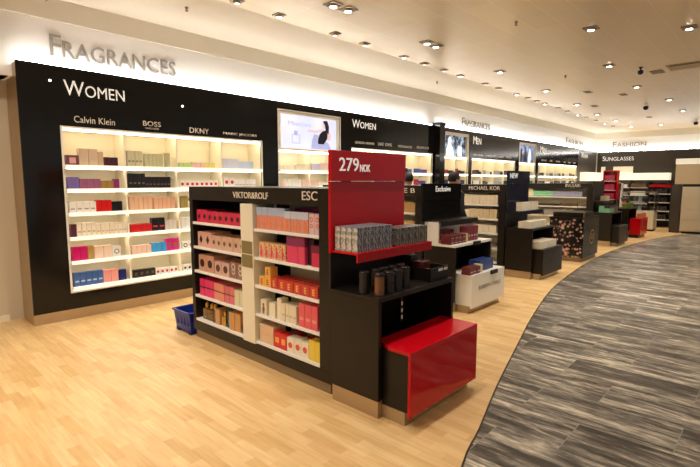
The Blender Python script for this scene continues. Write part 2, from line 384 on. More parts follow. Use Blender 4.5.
def spec(desc, n, w, h, m, style=None, m2=None, d=.07, gap=.003, rows=1, bot=None, lift=0., skip=0., back=0., name=None, stack=1, turn=0):
    return dict(desc=desc, n=n, w=w, h=h, m=m, style=style, m2=m2, d=d, gap=gap, rows=rows, bot=bot, lift=lift, skip=skip, back=back, name=name, stack=stack, turn=turn)
def row(x, y, z, rz, specs, place, inset=.02, limit=None):
    """products in a row: from (x,y,z) along local +x, fronts facing local -y"""
    c, s = math.cos(rz), math.sin(rz); u = 0
    for sp in specs:
        u += sp['skip']
        n = sp['n']
        for r in range(sp['rows']):
            for st in range(sp['stack']):
                for i in range(n):
                    uu = u+sp['w']/2+i*(sp['w']+sp['gap'])
                    if limit and uu+sp['w']/2 > limit: continue
                    vv = inset+sp['back']+r*(sp['d']+.006)+random.uniform(0, .006)
                    if sp['bot']:
                        o = bottle(sp['bot'], sp['m'], sp['m2'], sp['h']); vv += sp['w']/2; nm = 'perfume bottle'
                    else:
                        o = bpy.data.objects.new(sp['name'] or ('gift_box' if sp['desc'].split()[-1] in ('box', 'set', 'pack') or ' box ' in sp['desc'] else 'perfume_carton'), carton_mesh(sp['w'], sp['d'], sp['h'], sp['m'])); COL.objects.link(o)
                        if sp['style'] == 'topfig': deco(o, 'top', sp['w'], sp['d'], sp['h'], sp['m2']); deco(o, 'figlow', sp['w'], sp['d'], sp['h'], M_orange)
                        elif sp['style'] and r == 0: deco(o, sp['style'], sp['w'], sp['d'], sp['h'], sp['m2'])
                    o.location = (x+uu*c-vv*s, y+uu*s+vv*c, z+sp['lift']+st*(sp['h']+.0008)); o.rotation_euler = (0, 0, rz+(random.uniform(-.03, .03) if sp['gap'] > .002 and sp['w'] < .12 and not sp['turn'] else sp['turn']))
                    pos = '' if n == 1 else 'leftmost ' if i == 0 else 'rightmost ' if i == n-1 else ORD[i]+' '
                    d_ = sp['desc']+(' from left' if n > 1 and 0 < i < n-1 else '')
                    lv = ' upper layer,' if (sp['stack'] > 1 and st > 0) else ''
                    bk = ' back row,' if (sp['rows'] > 1 and r > 0) else ''
                    if r > 1: bk = ' rear row,'
                    tag(o, (pos+d_+','+bk+lv+' '+place).replace('  ', ' '), 'bottle' if sp['bot'] else 'box', ('%ss, %s' % (sp['desc'], place)) if n*sp['rows']*sp['stack'] > 1 else None)
        u += n*(sp['w']+sp['gap'])

# ------------------------------------------------------------------ wall shelving units
def frame_panel(b, x0, x1, z0, z1, nx0, nx1, nz0, nz1, y0, y1):
    b.box(x0, nx0, y0, y1, z0, z1); b.box(nx1, x1, y0, y1, z0, z1); b.box(nx0, nx1, y0, y1, z0, nz0); b.box(nx0, nx1, y0, y1, nz1, z1)
def wall_unit(x0, x1, nx0, nx1, nz1, cols, shelves, label, box=None, panel=None, heads=(), title=None, top=2.87):
    nz0 = .33
    t = empty('wall_shelving_unit', (x0, W, 0), 0, label, 'shelving')
    T = lambda x: x-x0
    b = MB(); frame_panel(b, .0, x1-x0, .12, top, T(nx0), T(nx1), nz0, nz1, 0, .02)
    b.build('front_panel', panel or M_black, t)
    for xa in (0, x1-x0-.02): MB().box(xa, xa+.02, .0201, .43, .12, top-.02).build('side_panel', M_steel if xa == 0 and x0 < 2 else M_black, t)
    MB().box(0, x1-x0, .0, .43, 0, .12).build('kick_plate', M_steel, t)
    b = MB(); d = .34
    b.box(T(nx0), T(nx1), d, d+.02, nz0, nz1)
    b.box(T(nx0)-.015, T(nx0), .02, d+.02, nz0, nz1); b.box(T(nx1), T(nx1)+.015, .02, d+.02, nz0, nz1)
    b.box(T(nx0), T(nx1), .02, d, nz1, nz1+.015); b.box(T(nx0), T(nx1), .02, d, nz0-.015, nz0)
    b.build('niche_liner', M_cream, t)
    b = MB(); frame_panel(b, T(nx0)-.022, T(nx1)+.022, nz0-.022, nz1+.022, T(nx0), T(nx1), nz0, nz1, -.006, .0)
    b.build('niche_trim', M_white, t)
    cw = (nx1-nx0)/cols; st = nz1 if not box else box[2]
    for i in range(1, cols): MB().box(T(nx0)+i*cw-.011, T(nx0)+i*cw+.011, .03, d, nz0, st).build('divider', M_cream, t)
    for z in shelves:
        s = MB().box(T(nx0)+.002, T(nx1)-.002, -.025, d, z-.028, z).build('shelf', M_white, t)
        MB().box(T(nx0)+.002, T(nx1)-.002, -.03, -.025, z-.034, z+.008).build('shelf_edge', M_edge, s)
        MB().box(T(nx0)+.02, T(nx1)-.02, .02, .035, z-.036, z-.028).build('led_strip', M_led, s)
    lz = st-.008 if not box else st-.045
    MB().box(T(nx0)+.02, T(nx1)-.02, .03, .06, lz-.014, lz).build('led_strip', M_led, t)
    if title:
        s, tx0, tw, z, h = title; lettering(s, tw, h, M_whl, (T(tx0), -.001, z), 0, t, small=.80)
    for s, hx0, hx1, z, h in heads: lettering(s, hx1-hx0, h, M_txt, (T(hx0), -.001, z), 0, t)
    for px in (x0+.28, x0+(x1-x0)*.72):
        pass
    if box:
        bx0, bx1, bz0, bz1, pm = box
        L = empty('light_box', (T(bx0), 0, 0)); L.parent = t
        MB().box(0, bx1-bx0, .05, .1, bz0, bz1).build('screen', pm, L)
        b = MB(); frame_panel(b, -.03, bx1-bx0+.03, bz0-.03, bz1+.03, 0, bx1-bx0, bz0, bz1, -.002, .1); b.build('bezel', M_creamcol, L)
        t['_lb'] = 1
        return t, L
    return t, None
SH = [1.78, 1.51, 1.235, .955, .675, .37]
u1, _ = wall_unit(1.33, 4.61, 1.73, 4.45, 2.20, 4, SH,
    'long black wall unit with white lit shelves of perfume, nearest on the left', title=('WOMEN', 1.77, .66, 2.565, .165),
    heads=[('Calvin Klein', 1.855, 2.30, 2.27, .075), ('BOSS', 2.64, 2.87, 2.30, .06), ('HUGO BOSS', 2.67, 2.84, 2.262, .02), ('DKNY', 3.27, 3.56, 2.26, .07), ('MARC JACOBS', 3.79, 4.37, 2.265, .045)])
M_pic = picture_mat('pale_perfume_poster', 'pale')
u2, L2 = wall_unit(4.61, 6.37, 4.80, 6.19, 2.73, 2, [1.78, 1.51, 1.235, .955, .675, .37], 'black wall unit with a lit perfume poster of a seated woman', box=(4.84, 6.15, 2.14, 2.69, M_pic))
u3, _ = wall_unit(6.37, 9.28, 6.52, 9.2, 2.21, 4, SH, 'black wall unit behind the red price stand with four perfume headings',
    title=('WOMEN', 6.52, .68, 2.60, .15), heads=[('GIORGIO ARMANI', 6.6, 7.15, 2.31, .045), ('LANC', 7.28, 7.46, 2.31, .06), ('OME', 7.50, 7.72, 2.31, .06), ('VERSACE', 7.92, 8.42, 2.31, .045), ('GUCCI', 8.6, 9.05, 2.32, .05)])
M_tv1 = picture_mat('blue_grainy_poster', 'blue'); M_tv2 = picture_mat('navy_figure_poster', 'navy')
u4, L4 = wall_unit(9.50, 10.95, 9.72, 10.84, 2.75, 2, [1.78, 1.51, 1.235, .955, .675, .37], 'black wall unit with a lit blue poster above its shelves', box=(9.76, 10.80, 2.22, 2.71, M_tv1))
u5, _ = wall_unit(10.95, 13.78, 11.07, 13.62, 2.18, 4, SH, 'long black wall unit headed Men, beyond the blue poster',
    title=('MEN', 11.1, .42, 2.56, .2), heads=[('ISSEY MIYAKE', 11.15, 11.65, 2.27, .04), ('PRADA', 11.85, 12.2, 2.27, .04), ('LACOSTE', 12.45, 12.9, 2.27, .04), ('DIESEL', 13.05, 13.4, 2.27, .04)])
u6, L6 = wall_unit(13.78, 15.32, 13.95, 15.15, 2.75, 2, SH, 'black wall unit with a lit poster of two figures, farther along', box=(14.0, 15.1, 2.19, 2.71, M_tv2))
u7, _ = wall_unit(15.32, 19.32, 15.45, 19.2, 2.18, 5, SH, 'farthest black wall unit with six small headings above the shelves',
    title=('MEN', 15.55, .5, 2.55, .19), heads=[('BOSS', 15.7, 16.1, 2.27, .05), ('CK', 16.4, 16.65, 2.27, .06), ('DUNHILL', 17.0, 17.4, 2.27, .05), ('D&G', 17.75, 17.95, 2.27, .05), ('AZZARO', 18.2, 18.5, 2.27, .05), ('GANT', 18.75, 19.05, 2.27, .05)])
t = empty('wall_panel', (19.32, W, 0), 0, 'taupe wall panel with a white heading in the far corner', 'wall panel')
MB().box(0, 2.36, 0, .43, .12, 2.83).build('board', M_taupe, t); MB().box(0, 2.36, 0, .43, 0, .12).build('kick_plate', M_steeld, t)
MB().box(.3, 2.36, -.25, -.001, 1.62, 1.96).build('light_header', mat('cream_lit_header', srgb(246, 236, 206), .4, emis=.75, ecol=(1, .9, .68)), t, .004)
MB().box(2.30, 2.36, -.03, -.001, 1.97, 2.85).build('corner_post', M_white, t)
lettering('WOMEN', .8, .19, M_whl, (.35, -.001, 2.52), 0, t, small=.80)
# poster art on the first light box (flat, like the printed picture)
E_blk = mat('poster_black', (.012, .012, .02), .4, emis=.05); E_skin = mat('poster_skin', srgb(214, 186, 190), .4, emis=.6); E_lil = mat('poster_lilac', srgb(160, 164, 206), .4, emis=.7); E_hair = mat('poster_hair', srgb(44, 30, 34), .4, emis=.12)
def flat(name, pts, m, par, y): 
    b = MB(); b.quad([(x, y, z) for x, z in pts]); return b.build(name, m, par)
pp = lambda l: [(x, 2.145+z*.8) for x, z in l]
flat('printed_gown', pp([(.70, .02), (1.18, .02), (1.12, .16), (1.0, .22), (.9, .3), (.78, .34), (.72, .2)]), E_lil, L2, .0490)
flat('printed_dress', pp([(.86, .13), (1.0, .13), (1.10, .28), (1.08, .44), (.98, .42), (.90, .34), (.86, .22)]), E_blk, L2, .0486)
flat('printed_arm', pp([(.60, .35), (.66, .38), (.84, .36), (1.0, .42), (1.0, .47), (.82, .41), (.64, .42)]), E_skin, L2, .0483)
flat('printed_head', pp([(.98, .48), (1.05, .48), (1.06, .6), (1.01, .63), (.97, .58)]), E_skin, L2, .0484)
flat('printed_hair', pp([(1.02, .64), (.98, .62), (1.03, .55), (1.05, .40), (1.12, .36), (1.13, .52), (1.09, .64)]), E_hair, L2, .0481)
flat('printed_shoulder', pp([(1.08, .2), (1.16, .22), (1.18, .38), (1.10, .44)]), E_skin, L2, .0482)
b = MB(); [b.quad([(x0, .0485, 2.15+z0*.8), (x1, .0485, 2.15+z0*.8), (x1, .0485, 2.15+z1*.8), (x0, .0485, 2.15+z1*.8)]) for x0, x1, z0, z1 in ((.27, .45, .10, .115), (.27, .285, .10, .28), (.435, .45, .10, .28), (.27, .45, .27, .285), (.32, .40, .285, .36))]
b.build('printed_bottle', E_lil, L2)
lettering('Miss', .26, .07, E_lil, (.2, .0488, 2.14+.38), 0, L2, name='printed_lettering', thick=.0006); lettering('Cherie', .22, .06, E_lil, (.48, .0488, 2.14+.38), 0, L2, name='printed_lettering', thick=.0006)
E_w = mat('poster_white', srgb(225, 232, 240), .4, emis=.8)
pq = lambda l: [(x, 2.22+z) for x, z in l]
flat('printed_figure', pq([(.12, .0), (.5, .0), (.42, .2), (.34, .28), (.36, .4), (.28, .46), (.2, .4), (.22, .28), (.14, .18)]), E_w, L4, .049)
flat('printed_bottle', pq([(.66, .0), (.86, .0), (.86, .24), (.66, .24)]), E_w, L4, .0485)
E_bl = mat('poster_dark_blue', srgb(14, 20, 50), .4, emis=.2)
pr = lambda l: [(x, 2.19+z) for x, z in l]
flat('printed_figure', pr([(.35, .0), (.65, .0), (.62, .28), (.55, .34), (.55, .45), (.46, .45), (.45, .33), (.36, .26)]), E_bl, L6, .049)
flat('printed_figure', pr([(.1, .0), (.25, .0), (.25, .4), (.1, .4)]), E_bl, L6, .0485); flat('printed_figure', pr([(.72, .0), (.9, .0), (.9, .35), (.8, .45), (.74, .3)]), E_w, L6, .0487)
# pier that stands proud of the wall
t = empty('wall_pier', (9.28, W, 0), 0, 'black wall pier standing proud between red stand and blue poster', 'pier')
MB().box(0, .22, -.16, .43, .12, 2.93).build('board', M_black, t, .003); MB().box(0, .22, -.16, .43, 0, .12).build('kick_plate', M_steel, t)
# cove lights on top of the units
for a, c_ in ((1.35, 9.2), (9.55, 15.2), (15.4, 21.6)):
    o = MB().box(a, c_, 6.025, 6.045, 2.872, 2.885).build('cove_light', M_led2); tag(o, 'white light strip on top of the %s' % ({1.35: 'nearest wall units', 9.55: 'wall units around both smaller posters', 15.4: 'farthest wall units'}[a]), 'light')
o = MB().box(-3, 1.25, 6.25, 6.28, 2.842, 2.85).build('cove_light', M_led2); tag(o, 'white light strip above the beige alcove on the left', 'light')
o = MB().box(XF+.03, XF+.06, -6, 6.0, 2.832, 2.845).build('cove_light', M_led2); tag(o, 'white light strip on top of the taupe far wall', 'light')
# fascia signs
def sign(s, x, z, w, h, label, **k):
    o = lettering(s, w, h, M_greyl, (x, 6.158, z), 0, None, name='wall_sign', thick=.02, small=.80); tag(o, label, 'sign'); return o
sign('FRAGRANCES', 1.70, 3.0, 1.47, .235, 'grey raised letters FRAGRANCES on white fascia above the nearest wall unit')
sign('FRAGRANCES', 10.75, 3.0, 1.5, .2, 'grey raised letters FRAGRANCES on fascia above the Men heading')
sign('FASHION', 18.3, 3.02, 1.9, .2, 'grey raised letters on fascia near the far corner, left side')
o = lettering('FASHION', 1.2, .22, M_greyl, (XF+.128, 5.5, 3.0), -PI/2, None, name='wall_sign', thick=.02, small=.80); tag(o, 'grey raised letters on white fascia above SUNGLASSES', 'sign')
o = lettering('SUNGLASSES', 1.15, .19, M_whl, (XF-.002, 5.82, 2.45), -PI/2, None, name='wall_sign', thick=.01, small=.80); tag(o, 'white letters SUNGLASSES on the taupe far wall', 'sign')
# small round buttons of light on the black front
for x, z in ((1.64, 2.70), (3.18, 2.60)):
    b = MB(); disc(b, 0, 0, .011, 0, t=.004); o = b.build('panel_light', M_lamp); o.location = (x, W-.001, z)
    tag(o, 'tiny round light on black panel %s' % ('left of the nearest WOMEN heading' if x < 2 else 'above the DKNY heading'), 'light')

# ---- products in the first niche
C = cm
NX = [1.73+i*.68 for i in range(4)]
cn = ['first column, nearest niche', 'second column, nearest niche', 'third column, nearest niche', 'fourth column, nearest niche']
sn = ['top shelf', 'second shelf', 'third shelf', 'fourth shelf', 'fifth shelf', 'bottom shelf']
dark = C(24, 22, 26)
n1 = {
 (0, 0): [spec('dark pink patterned gift box', 1, .13, .12, C(120, 60, 72), 'square', C(228, 170, 160)), spec('beige gift box', 2, .10, .20, C(214, 186, 156)), spec('tan carton', 1, .06, .17, C(205, 172, 140)), spec('dark maroon carton', 3, .075, .11, C(66, 22, 34), skip=.01)],
 (0, 1): [spec('cream olive carton', 4, .045, .20, C(206, 198, 160), 'label', C(150, 140, 100)), spec('pale olive carton', 5, .045, .17, C(200, 194, 150), skip=.03), spec('tall olive carton', 1, .05, .19, C(190, 182, 140), skip=.04)],
 (0, 2): [spec('pale green carton', 3, .06, .07, C(196, 220, 140)), spec('pale pink carton', 3, .06, .08, C(240, 196, 190)), spec('yellow carton', 3, .055, .08, C(232, 214, 130))],
 (0, 3): [spec('lilac white carton', 5, .05, .15, C(214, 216, 230)), spec('pale blue carton', 5, .05, .12, C(204, 214, 232))],
 (1, 0): [spec('lavender gift box', 1, .12, .14, C(120, 100, 160)), spec('mauve carton', 3, .075, .12, C(150, 88, 118)), spec('olive gold carton', 2, .07, .10, C(160, 122, 60)), spec('purple carton', 2, .065, .12, C(140, 40, 110))],
 (1, 1): [spec('tall black carton', 4, .05, .19, dark, 'label', C(110, 90, 80)), spec('black carton', 7, .045, .15, C(30, 22, 24), 'label', C(110, 90, 80))],
 (1, 2): [spec('white carton with red heart', 8, .07, .11, C(240, 232, 222), 'disc', C(200, 30, 50))],
 (1, 3): [spec('white carton with red dot', 2, .09, .16, C(240, 236, 230), 'disc', C(200, 60, 70)), spec('white carton', 6, .06, .12, C(236, 230, 226), 'label', C(200, 170, 170))],
 (2, 0): [spec('white perfume pack', 4, .07, .13, C(240, 232, 220), 'label', C(180, 150, 150)), spec('red carton', 3, .055, .14, C(206, 24, 24)), spec('black cube carton', 2, .06, .12, dark), ],
 (2, 1): [spec('peach carton', 5, .055, .17, C(232, 186, 150)), spec('light peach carton', 5, .055, .155, C(228, 176, 142), skip=.02)],
 (2, 2): [spec('olive carton', 2, .05, .16, C(170, 150, 84)), spec('white bottle', 5, .085, .14, C(230, 222, 205), bot='round', m2=M_gold)],
 (2, 3): [spec('white tall carton', 8, .06, .15, C(232, 228, 226))],
 (3, 0): [spec('plum carton', 1, .06, .15, C(90, 40, 60)), spec('cream carton', 4, .05, .16, C(240, 226, 204), 'label', C(200, 180, 150)), spec('ivory carton', 7, .048, .14, C(238, 222, 198), 'label', C(205, 185, 150))],
 (3, 1): [spec('small red carton', 4, .065, .10, C(206, 30, 36), rows=2), spec('tall black gift box', 2, .085, .17, dark, 'label', C(220, 60, 80)), spec('pale carton', 3, .05, .13, C(224, 210, 196))],
 (3, 2): [spec('white cologne carton', 5, .06, .15, C(240, 238, 232)), spec('ivory gift box', 3, .08, .13, C(236, 230, 218), 'label', C(180, 180, 190))],
 (3, 3): [spec('white cube carton', 7, .08, .12, C(240, 236, 232), 'label', C(190, 190, 200))],
 (4, 0): [spec('magenta cube carton', 2, .08, .08, C(206, 20, 110), stack=2), spec('gold gift box', 1, .07, .16, C(186, 150, 84)), spec('blush carton', 2, .10, .15, C(240, 212, 190)), spec('white carton with ring', 2, .10, .13, C(234, 230, 220), 'ring', C(150, 140, 130))],
 (4, 1): [spec('peach pink carton', 4, .06, .11, C(238, 200, 180)), spec('sky blue carton', 3, .065, .12, C(64, 160, 220)), spec('hot pink gift box', 2, .08, .16, C(216, 40, 140), 'square', C(160, 110, 60))],
 (4, 2): [spec('white carton with black ring', 3, .09, .10, C(240, 236, 228), 'ring', dark), spec('pale grey carton', 4, .06, .13, C(220, 218, 214))],
 (4, 3): [spec('plain white carton', 8, .06, .12, C(240, 238, 230))],
 (5, 0): [spec('steel blue carton', 5, .062, .16, C(70, 106, 170), 'label', C(190, 205, 225)), spec('salmon pink carton', 2, .085, .15, C(236, 160, 150)), spec('navy carton', 3, .045, .13, C(34, 40, 110))],
 (5, 1): [spec('black gift pack', 4, .07, .10, dark, 'square', C(90, 76, 60)), spec('small white carton with dot', 5, .06, .08, C(242, 238, 230), 'disc', C(200, 40, 60))],
 (5, 2): [spec('white dotted carton', 4, .06, .08, C(242, 238, 230), 'disc', C(60, 40, 40)), spec('tan framed gift box', 2, .08, .16, C(190, 130, 100), 'square', C(240, 220, 200))],
 (5, 3): [spec('beige carton', 6, .08, .12, C(226, 200, 170))],
}
for (r, c), sp in n1.items():
    row(NX[c]+.03, W, SH[r]+.001, 0, sp, sn[r]+', '+cn[c], inset=.03, limit=.63)
# ---- other niches: small stock
def niche_stock(nx0, nx1, cols, shelves, pal, place, sn_=sn, dens=1., hmax=.16):
    cw = (nx1-nx0)/cols
    for r, z in enumerate(shelves):
        for c in range(cols):
            sp = []; used = .0
            while used < cw-.16:
                nm, col = random.choice(pal); w = random.uniform(.05, .09); n = random.randint(2, 5)
                n = min(n, int((cw-.07-used)/(w+.004)))
                if n < 1: break
                sp.append(spec(nm+' carton', n, w, random.uniform(.08, hmax), col)); used += n*(w+.003)
                if random.random() < .4: sp[-1]['skip'] = .02; used += .02
            # merge same kinds: keep names distinct inside one shelf cell
            seen = {}
            for s_ in sp:
                k = s_['desc']; seen[k] = seen.get(k, 0)+1
                if seen[k] > 1: s_['desc'] = ['taller', 'shorter', 'narrow', 'wide'][seen[k] % 4]+' '+k
            row(nx0+c*cw+.02, W, z+.001, 0, sp, '%s, %s column of %s' % (sn_[r], ORD[c], place), inset=.03, limit=cw-.04)
pale = [('white', C(240, 234, 226)), ('blush', C(238, 206, 190)), ('ivory', C(236, 224, 200)), ('pale lilac', C(212, 208, 226))]
mix = [('purple', C(120, 80, 150)), ('white', C(236, 232, 226)), ('black', dark), ('blue', C(70, 100, 170)), ('grey', C(140, 146, 156)), ('red', C(170, 40, 60))]
darkp = [('black', dark), ('grey blue', C(70, 84, 110)), ('silver', C(160, 162, 164)), ('white', C(226, 224, 216)), ('brown', C(96, 70, 50)), ('dark green', C(40, 80, 60))]
redp = [('dark red', C(140, 28, 50)), ('white', C(236, 232, 226)), ('black', dark), ('navy', C(40, 50, 90))]
niche_stock(4.80, 6.19, 2, [1.78, 1.51], pale, 'poster wall unit', dens=1.)
niche_stock(6.52, 9.2, 4, SH[:2], mix, 'wall niche behind red stand', hmax=.14)
niche_stock(9.72, 10.84, 2, SH[:2], redp, 'niche under blue poster', hmax=.14)
niche_stock(11.07, 13.62, 4, SH[:2], darkp, 'nearer Men niche', hmax=.13)
niche_stock(13.95, 15.15, 2, SH[:4], darkp, 'niche under far poster', hmax=.13)
niche_stock(15.45, 19.2, 5, SH[:2], darkp, 'farthest wall niche', hmax=.13)

# ------------------------------------------------------------------ gondolas
GS = [1.20, .955, .71, .457, .21]
def gondola(x0, yn, yf, label, texts, width=.9, mid=None, backm=None, top=1.55, pillar=.12):
    """long shelving run, shelf faces towards -x; yn near end, yf far end"""
    t = empty('gondola', (x0, yn, 0), 0, label, 'gondola'); L = yf-yn; w = width
    MB().box(.02, w-.02, .02, L-.02, 0, .085).build('kick_plate', M_steeld, t)
    MB().box(0, w, 0, L, .085, .18).build('base', M_blackm, t, .003)
    MB().box(0, w, L-.06, L, .18, top).build('end_panel', M_blackm, t, .002); MB().box(0, w, 0, pillar, .18, top).build('end_panel', M_blackm, t, .002)
    MB().box(w*.5-.01, w*.5+.01, pillar, L-.06, .18, 1.42).build('back_panel', backm or M_dark, t)
    MB().box(.0, w, pillar, L-.06, 1.42, top).build('header', M_blackm, t, .002)
    spans = [(pillar, L-.06)] if not mid else [(pillar, mid[0]), (mid[1], L-.06)]
    for a, c in spans:
        for z in GS:
            MB().box(.012, w*.5-.01, a, c, z-.02, z-.002).build('shelf', M_white, t)
            s = t.children[-1]; MB().box(-.002, .0119, a, c, z-.022, z+.002).build('shelf_lip', M_white, s)
    MB().box(w*.5+.012, w-.01, pillar, L-.06, .9, .92).build('rear_shelf', M_white, t)
    if mid:
        b = MB().box(-.012, .22, mid[0], mid[1], .18, 1.41); b.build('tester_column', M_creamcol, t, .002)
        o = MB()
        for z in (.91, 1.03): o.box(-.015, -.0121, mid[0]+.012, mid[1]-.012, z-.055, z+.055)
        o.build('olive_label', mat('olive_label', srgb(134, 120, 76), .5), t)
    for s, ya, yb, z, h in texts:   # ya > yb : text runs towards -y
        lettering(s, ya-yb, h, M_txt, (-.001, ya-yn, z), -PI/2, t)
    return t
g1 = gondola(2.37, 2.40, 4.42, 'nearest black gondola of perfume shelves with a cream column in its middle',
    [('VIKTOR&ROLF', 3.63, 3.12, 1.455, .055), ('ESC', 2.70, 2.53, 1.46, .068)], mid=(.93, 1.11), backm=None, width=.86)
MB().box(.40, .418, .12, .93, .20, 1.40).build('bay_liner', M_cream, g1)
MB().box(.395, .40, 1.12, 1.5, .97, 1.40).build('mirror_strip', mat('pale_mirror', srgb(200, 196, 182), .2), g1)
R = -PI/2; gx = 2.37
def grow(y, r, specs, place, x=gx, **k): row(x, y, GS[r]-.001, R, specs, place, **k)
LB = 'nearest gondola left bay'; RB = 'nearest gondola right bay'
gs = ['top shelf', 'second shelf', 'middle shelf', 'fourth shelf', 'bottom shelf']
mB = C(40, 20, 24)
grow(4.32, 0, [spec('red box with dark rosette', 2, .095, .125, C(214, 40, 80), 'rosette', mB, d=.10, rows=2), spec('crimson box with rosette', 6, .092, .115, C(206, 44, 74), 'rosette', mB, d=.10, rows=2)], gs[0]+', '+LB, inset=.02, limit=.82)
grow(4.32, 1, [spec('pink box with black diamond', 2, .125, .15, C(222, 172, 152), 'diamond', mB, d=.11, rows=2), spec('beige box with brown rosette', 6, .09, .13, C(216, 176, 150), 'rosette', C(110, 76, 50), d=.10, rows=2)], gs[1]+', '+LB, inset=.02, limit=.82)
grow(4.31, 2, [spec('copper box with black disc', 2, .135, .165, C(206, 154, 124), 'disc', mB, d=.13, rows=2), spec('rose beige box with disc', 2, .12, .13, C(216, 172, 156), 'disc', C(80, 50, 40), d=.12, rows=2, gap=.01, skip=.02), spec('brown patterned box', 2, .11, .15, C(150, 110, 90), 'swirl', C(225, 205, 190), d=.1, rows=2)], gs[2]+', '+LB, inset=.02, limit=.82)
grow(4.31, 3, [spec('hot pink carton with band', 3, .085, .17, C(228, 40, 110), 'band', mB, d=.1, rows=2), spec('salmon carton with band', 2, .09, .165, C(228, 140, 120), 'band', C(110, 70, 50), d=.1, rows=2), spec('rose carton with band', 2, .08, .16, C(216, 110, 120), 'band', C(110, 70, 50), d=.1, rows=2), spec('pale green carton', 2, .08, .15, C(222, 214, 176), d=.1, rows=2)], gs[3]+', '+LB, inset=.02, limit=.82)
Mclear = mat('amber_glass', srgb(214, 176, 120), .05, trans=.85); Mteal = mat('teal_glass', srgb(20, 120, 140), .08, trans=.4); Mredg = mat('red_glass', srgb(190, 14, 30), .06, trans=.3, coat=.4)
grow(4.30, 4, [spec('amber glass bottle', 2, .09, .17, Mclear, bot='square', m2=M_gold), spec('slim amber bottle', 1, .07, .18, Mclear, bot='wasp', m2=M_gold), spec('tan carton', 1, .08, .15, C(200, 150, 100), d=.08, rows=2), spec('gold bottle', 1, .08, .14, M_gold, bot='square', m2=M_gold), spec('teal glass bottle', 1, .08, .19, Mteal, bot='wasp', m2=Mteal), spec('caramel carton', 2, .09, .17, C(206, 150, 90), d=.08, rows=2), spec('dark glass bottle', 1, .08, .15, mat('dark_glass', (.04, .03, .03), .08), bot='round', m2=M_gold), spec('amber carton', 1, .07, .16, C(220, 170, 110), d=.08)], gs[4]+', '+LB, inset=.02, limit=.82)
mOr = C(232, 120, 90); mBW = C(176, 190, 214)
grow(3.31, 0, [spec('tall blue and orange carton', 5, .072, .185, C(224, 150, 136), 'topfig', mBW, d=.055, rows=1), spec('blue and orange carton', 4, .068, .165, C(220, 150, 134), 'topfig', C(196, 204, 220), d=.055), spec('white carton with orange swirl', 2, .062, .16, C(226, 190, 190), 'swirl', C(226, 80, 50), d=.055), spec('navy red carton', 1, .05, .15, C(60, 30, 66), d=.055)], gs[0]+', '+RB, inset=.015, limit=.79)
grow(2.98, 0, [spec('magenta box behind swirl cartons', 3, .1, .185, C(160, 30, 90), d=.1)], gs[0]+', '+RB, inset=.16)
# orange figures on the tall cartons
grow(3.29, 1, [spec('floral yellow pink carton', 5, .068, .135, M_floral, 'figure', C(224, 70, 96), d=.09, rows=1), spec('tall magenta pink carton', 1, .135, .21, C(226, 66, 104), 'top', C(140, 44, 92), d=.1, skip=.02), spec('magenta pink carton', 1, .075, .215, C(226, 70, 106), 'top', C(140, 44, 92), d=.1), spec('dark plum carton', 1, .075, .2, C(50, 16, 30), d=.1, back=.03), spec('rose topped carton', 1, .09, .165, C(214, 44, 84), 'top', C(120, 30, 60), d=.1)], gs[1]+', '+RB, inset=.015, limit=.8)
grow(3.29, 2, [spec('yellow cube with letter', 2, .075, .085, C(238, 180, 80), 'E', C(190, 60, 30), d=.08), spec('red cube with gold letter', 6, .094, .09, C(206, 60, 50), 'E', C(240, 190, 90), d=.09, rows=2)], gs[2]+', '+RB, inset=.015, limit=.8)
grow(3.29-.075, 2, [spec('yellow cube with letter resting on another', 1, .075, .085, C(240, 184, 84), 'E', C(190, 60, 30), d=.08)], gs[2]+', '+RB, inset=.02)
bpy.context.view_layer.update()
for o in list(COL.objects):
    if o.get('label', '').startswith('yellow cube with letter resting'): o.location.z += .087
grow(3.28, 3, [spec('cream carton with bottle print', 1, .085, .135, C(232, 216, 186), 'figure', C(120, 80, 60), d=.09), spec('ivory carton', 1, .085, .125, C(236, 224, 196), d=.09, skip=.03), spec('tall ivory carton', 1, .055, .18, C(238, 226, 198), d=.08, skip=.02), spec('slim cream carton', 4, .045, .15, C(232, 218, 188), 'label', C(205, 185, 150), d=.08), spec('bright pink carton', 3, .07, .19, C(232, 90, 100), 'label', C(240, 150, 140), d=.09, skip=.025)], gs[3]+', '+RB, inset=.015, limit=.8)
grow(3.30, 4, [spec('beige gift box', 1, .19, .08, C(222, 186, 150), d=.14, stack=2, gap=.004, name='gift_box'), spec('red carton with orange square', 2, .085, .13, C(216, 30, 36), 'square', C(244, 160, 80), d=.08, skip=.0), spec('white carton with red rose', 3, .085, .125, C(240, 228, 206), 'disc', C(222, 80, 60), d=.09), spec('yellow carton', 2, .07, .16, C(236, 204, 70), d=.09)], gs[4]+', '+RB, inset=.015, limit=.8)
grow(3.05, 4, [spec('red apple shaped bottle', 2, .10, .20, Mredg, bot='round', m2=M_gold, skip=.0, gap=.08)], gs[4]+', '+RB, inset=.16)

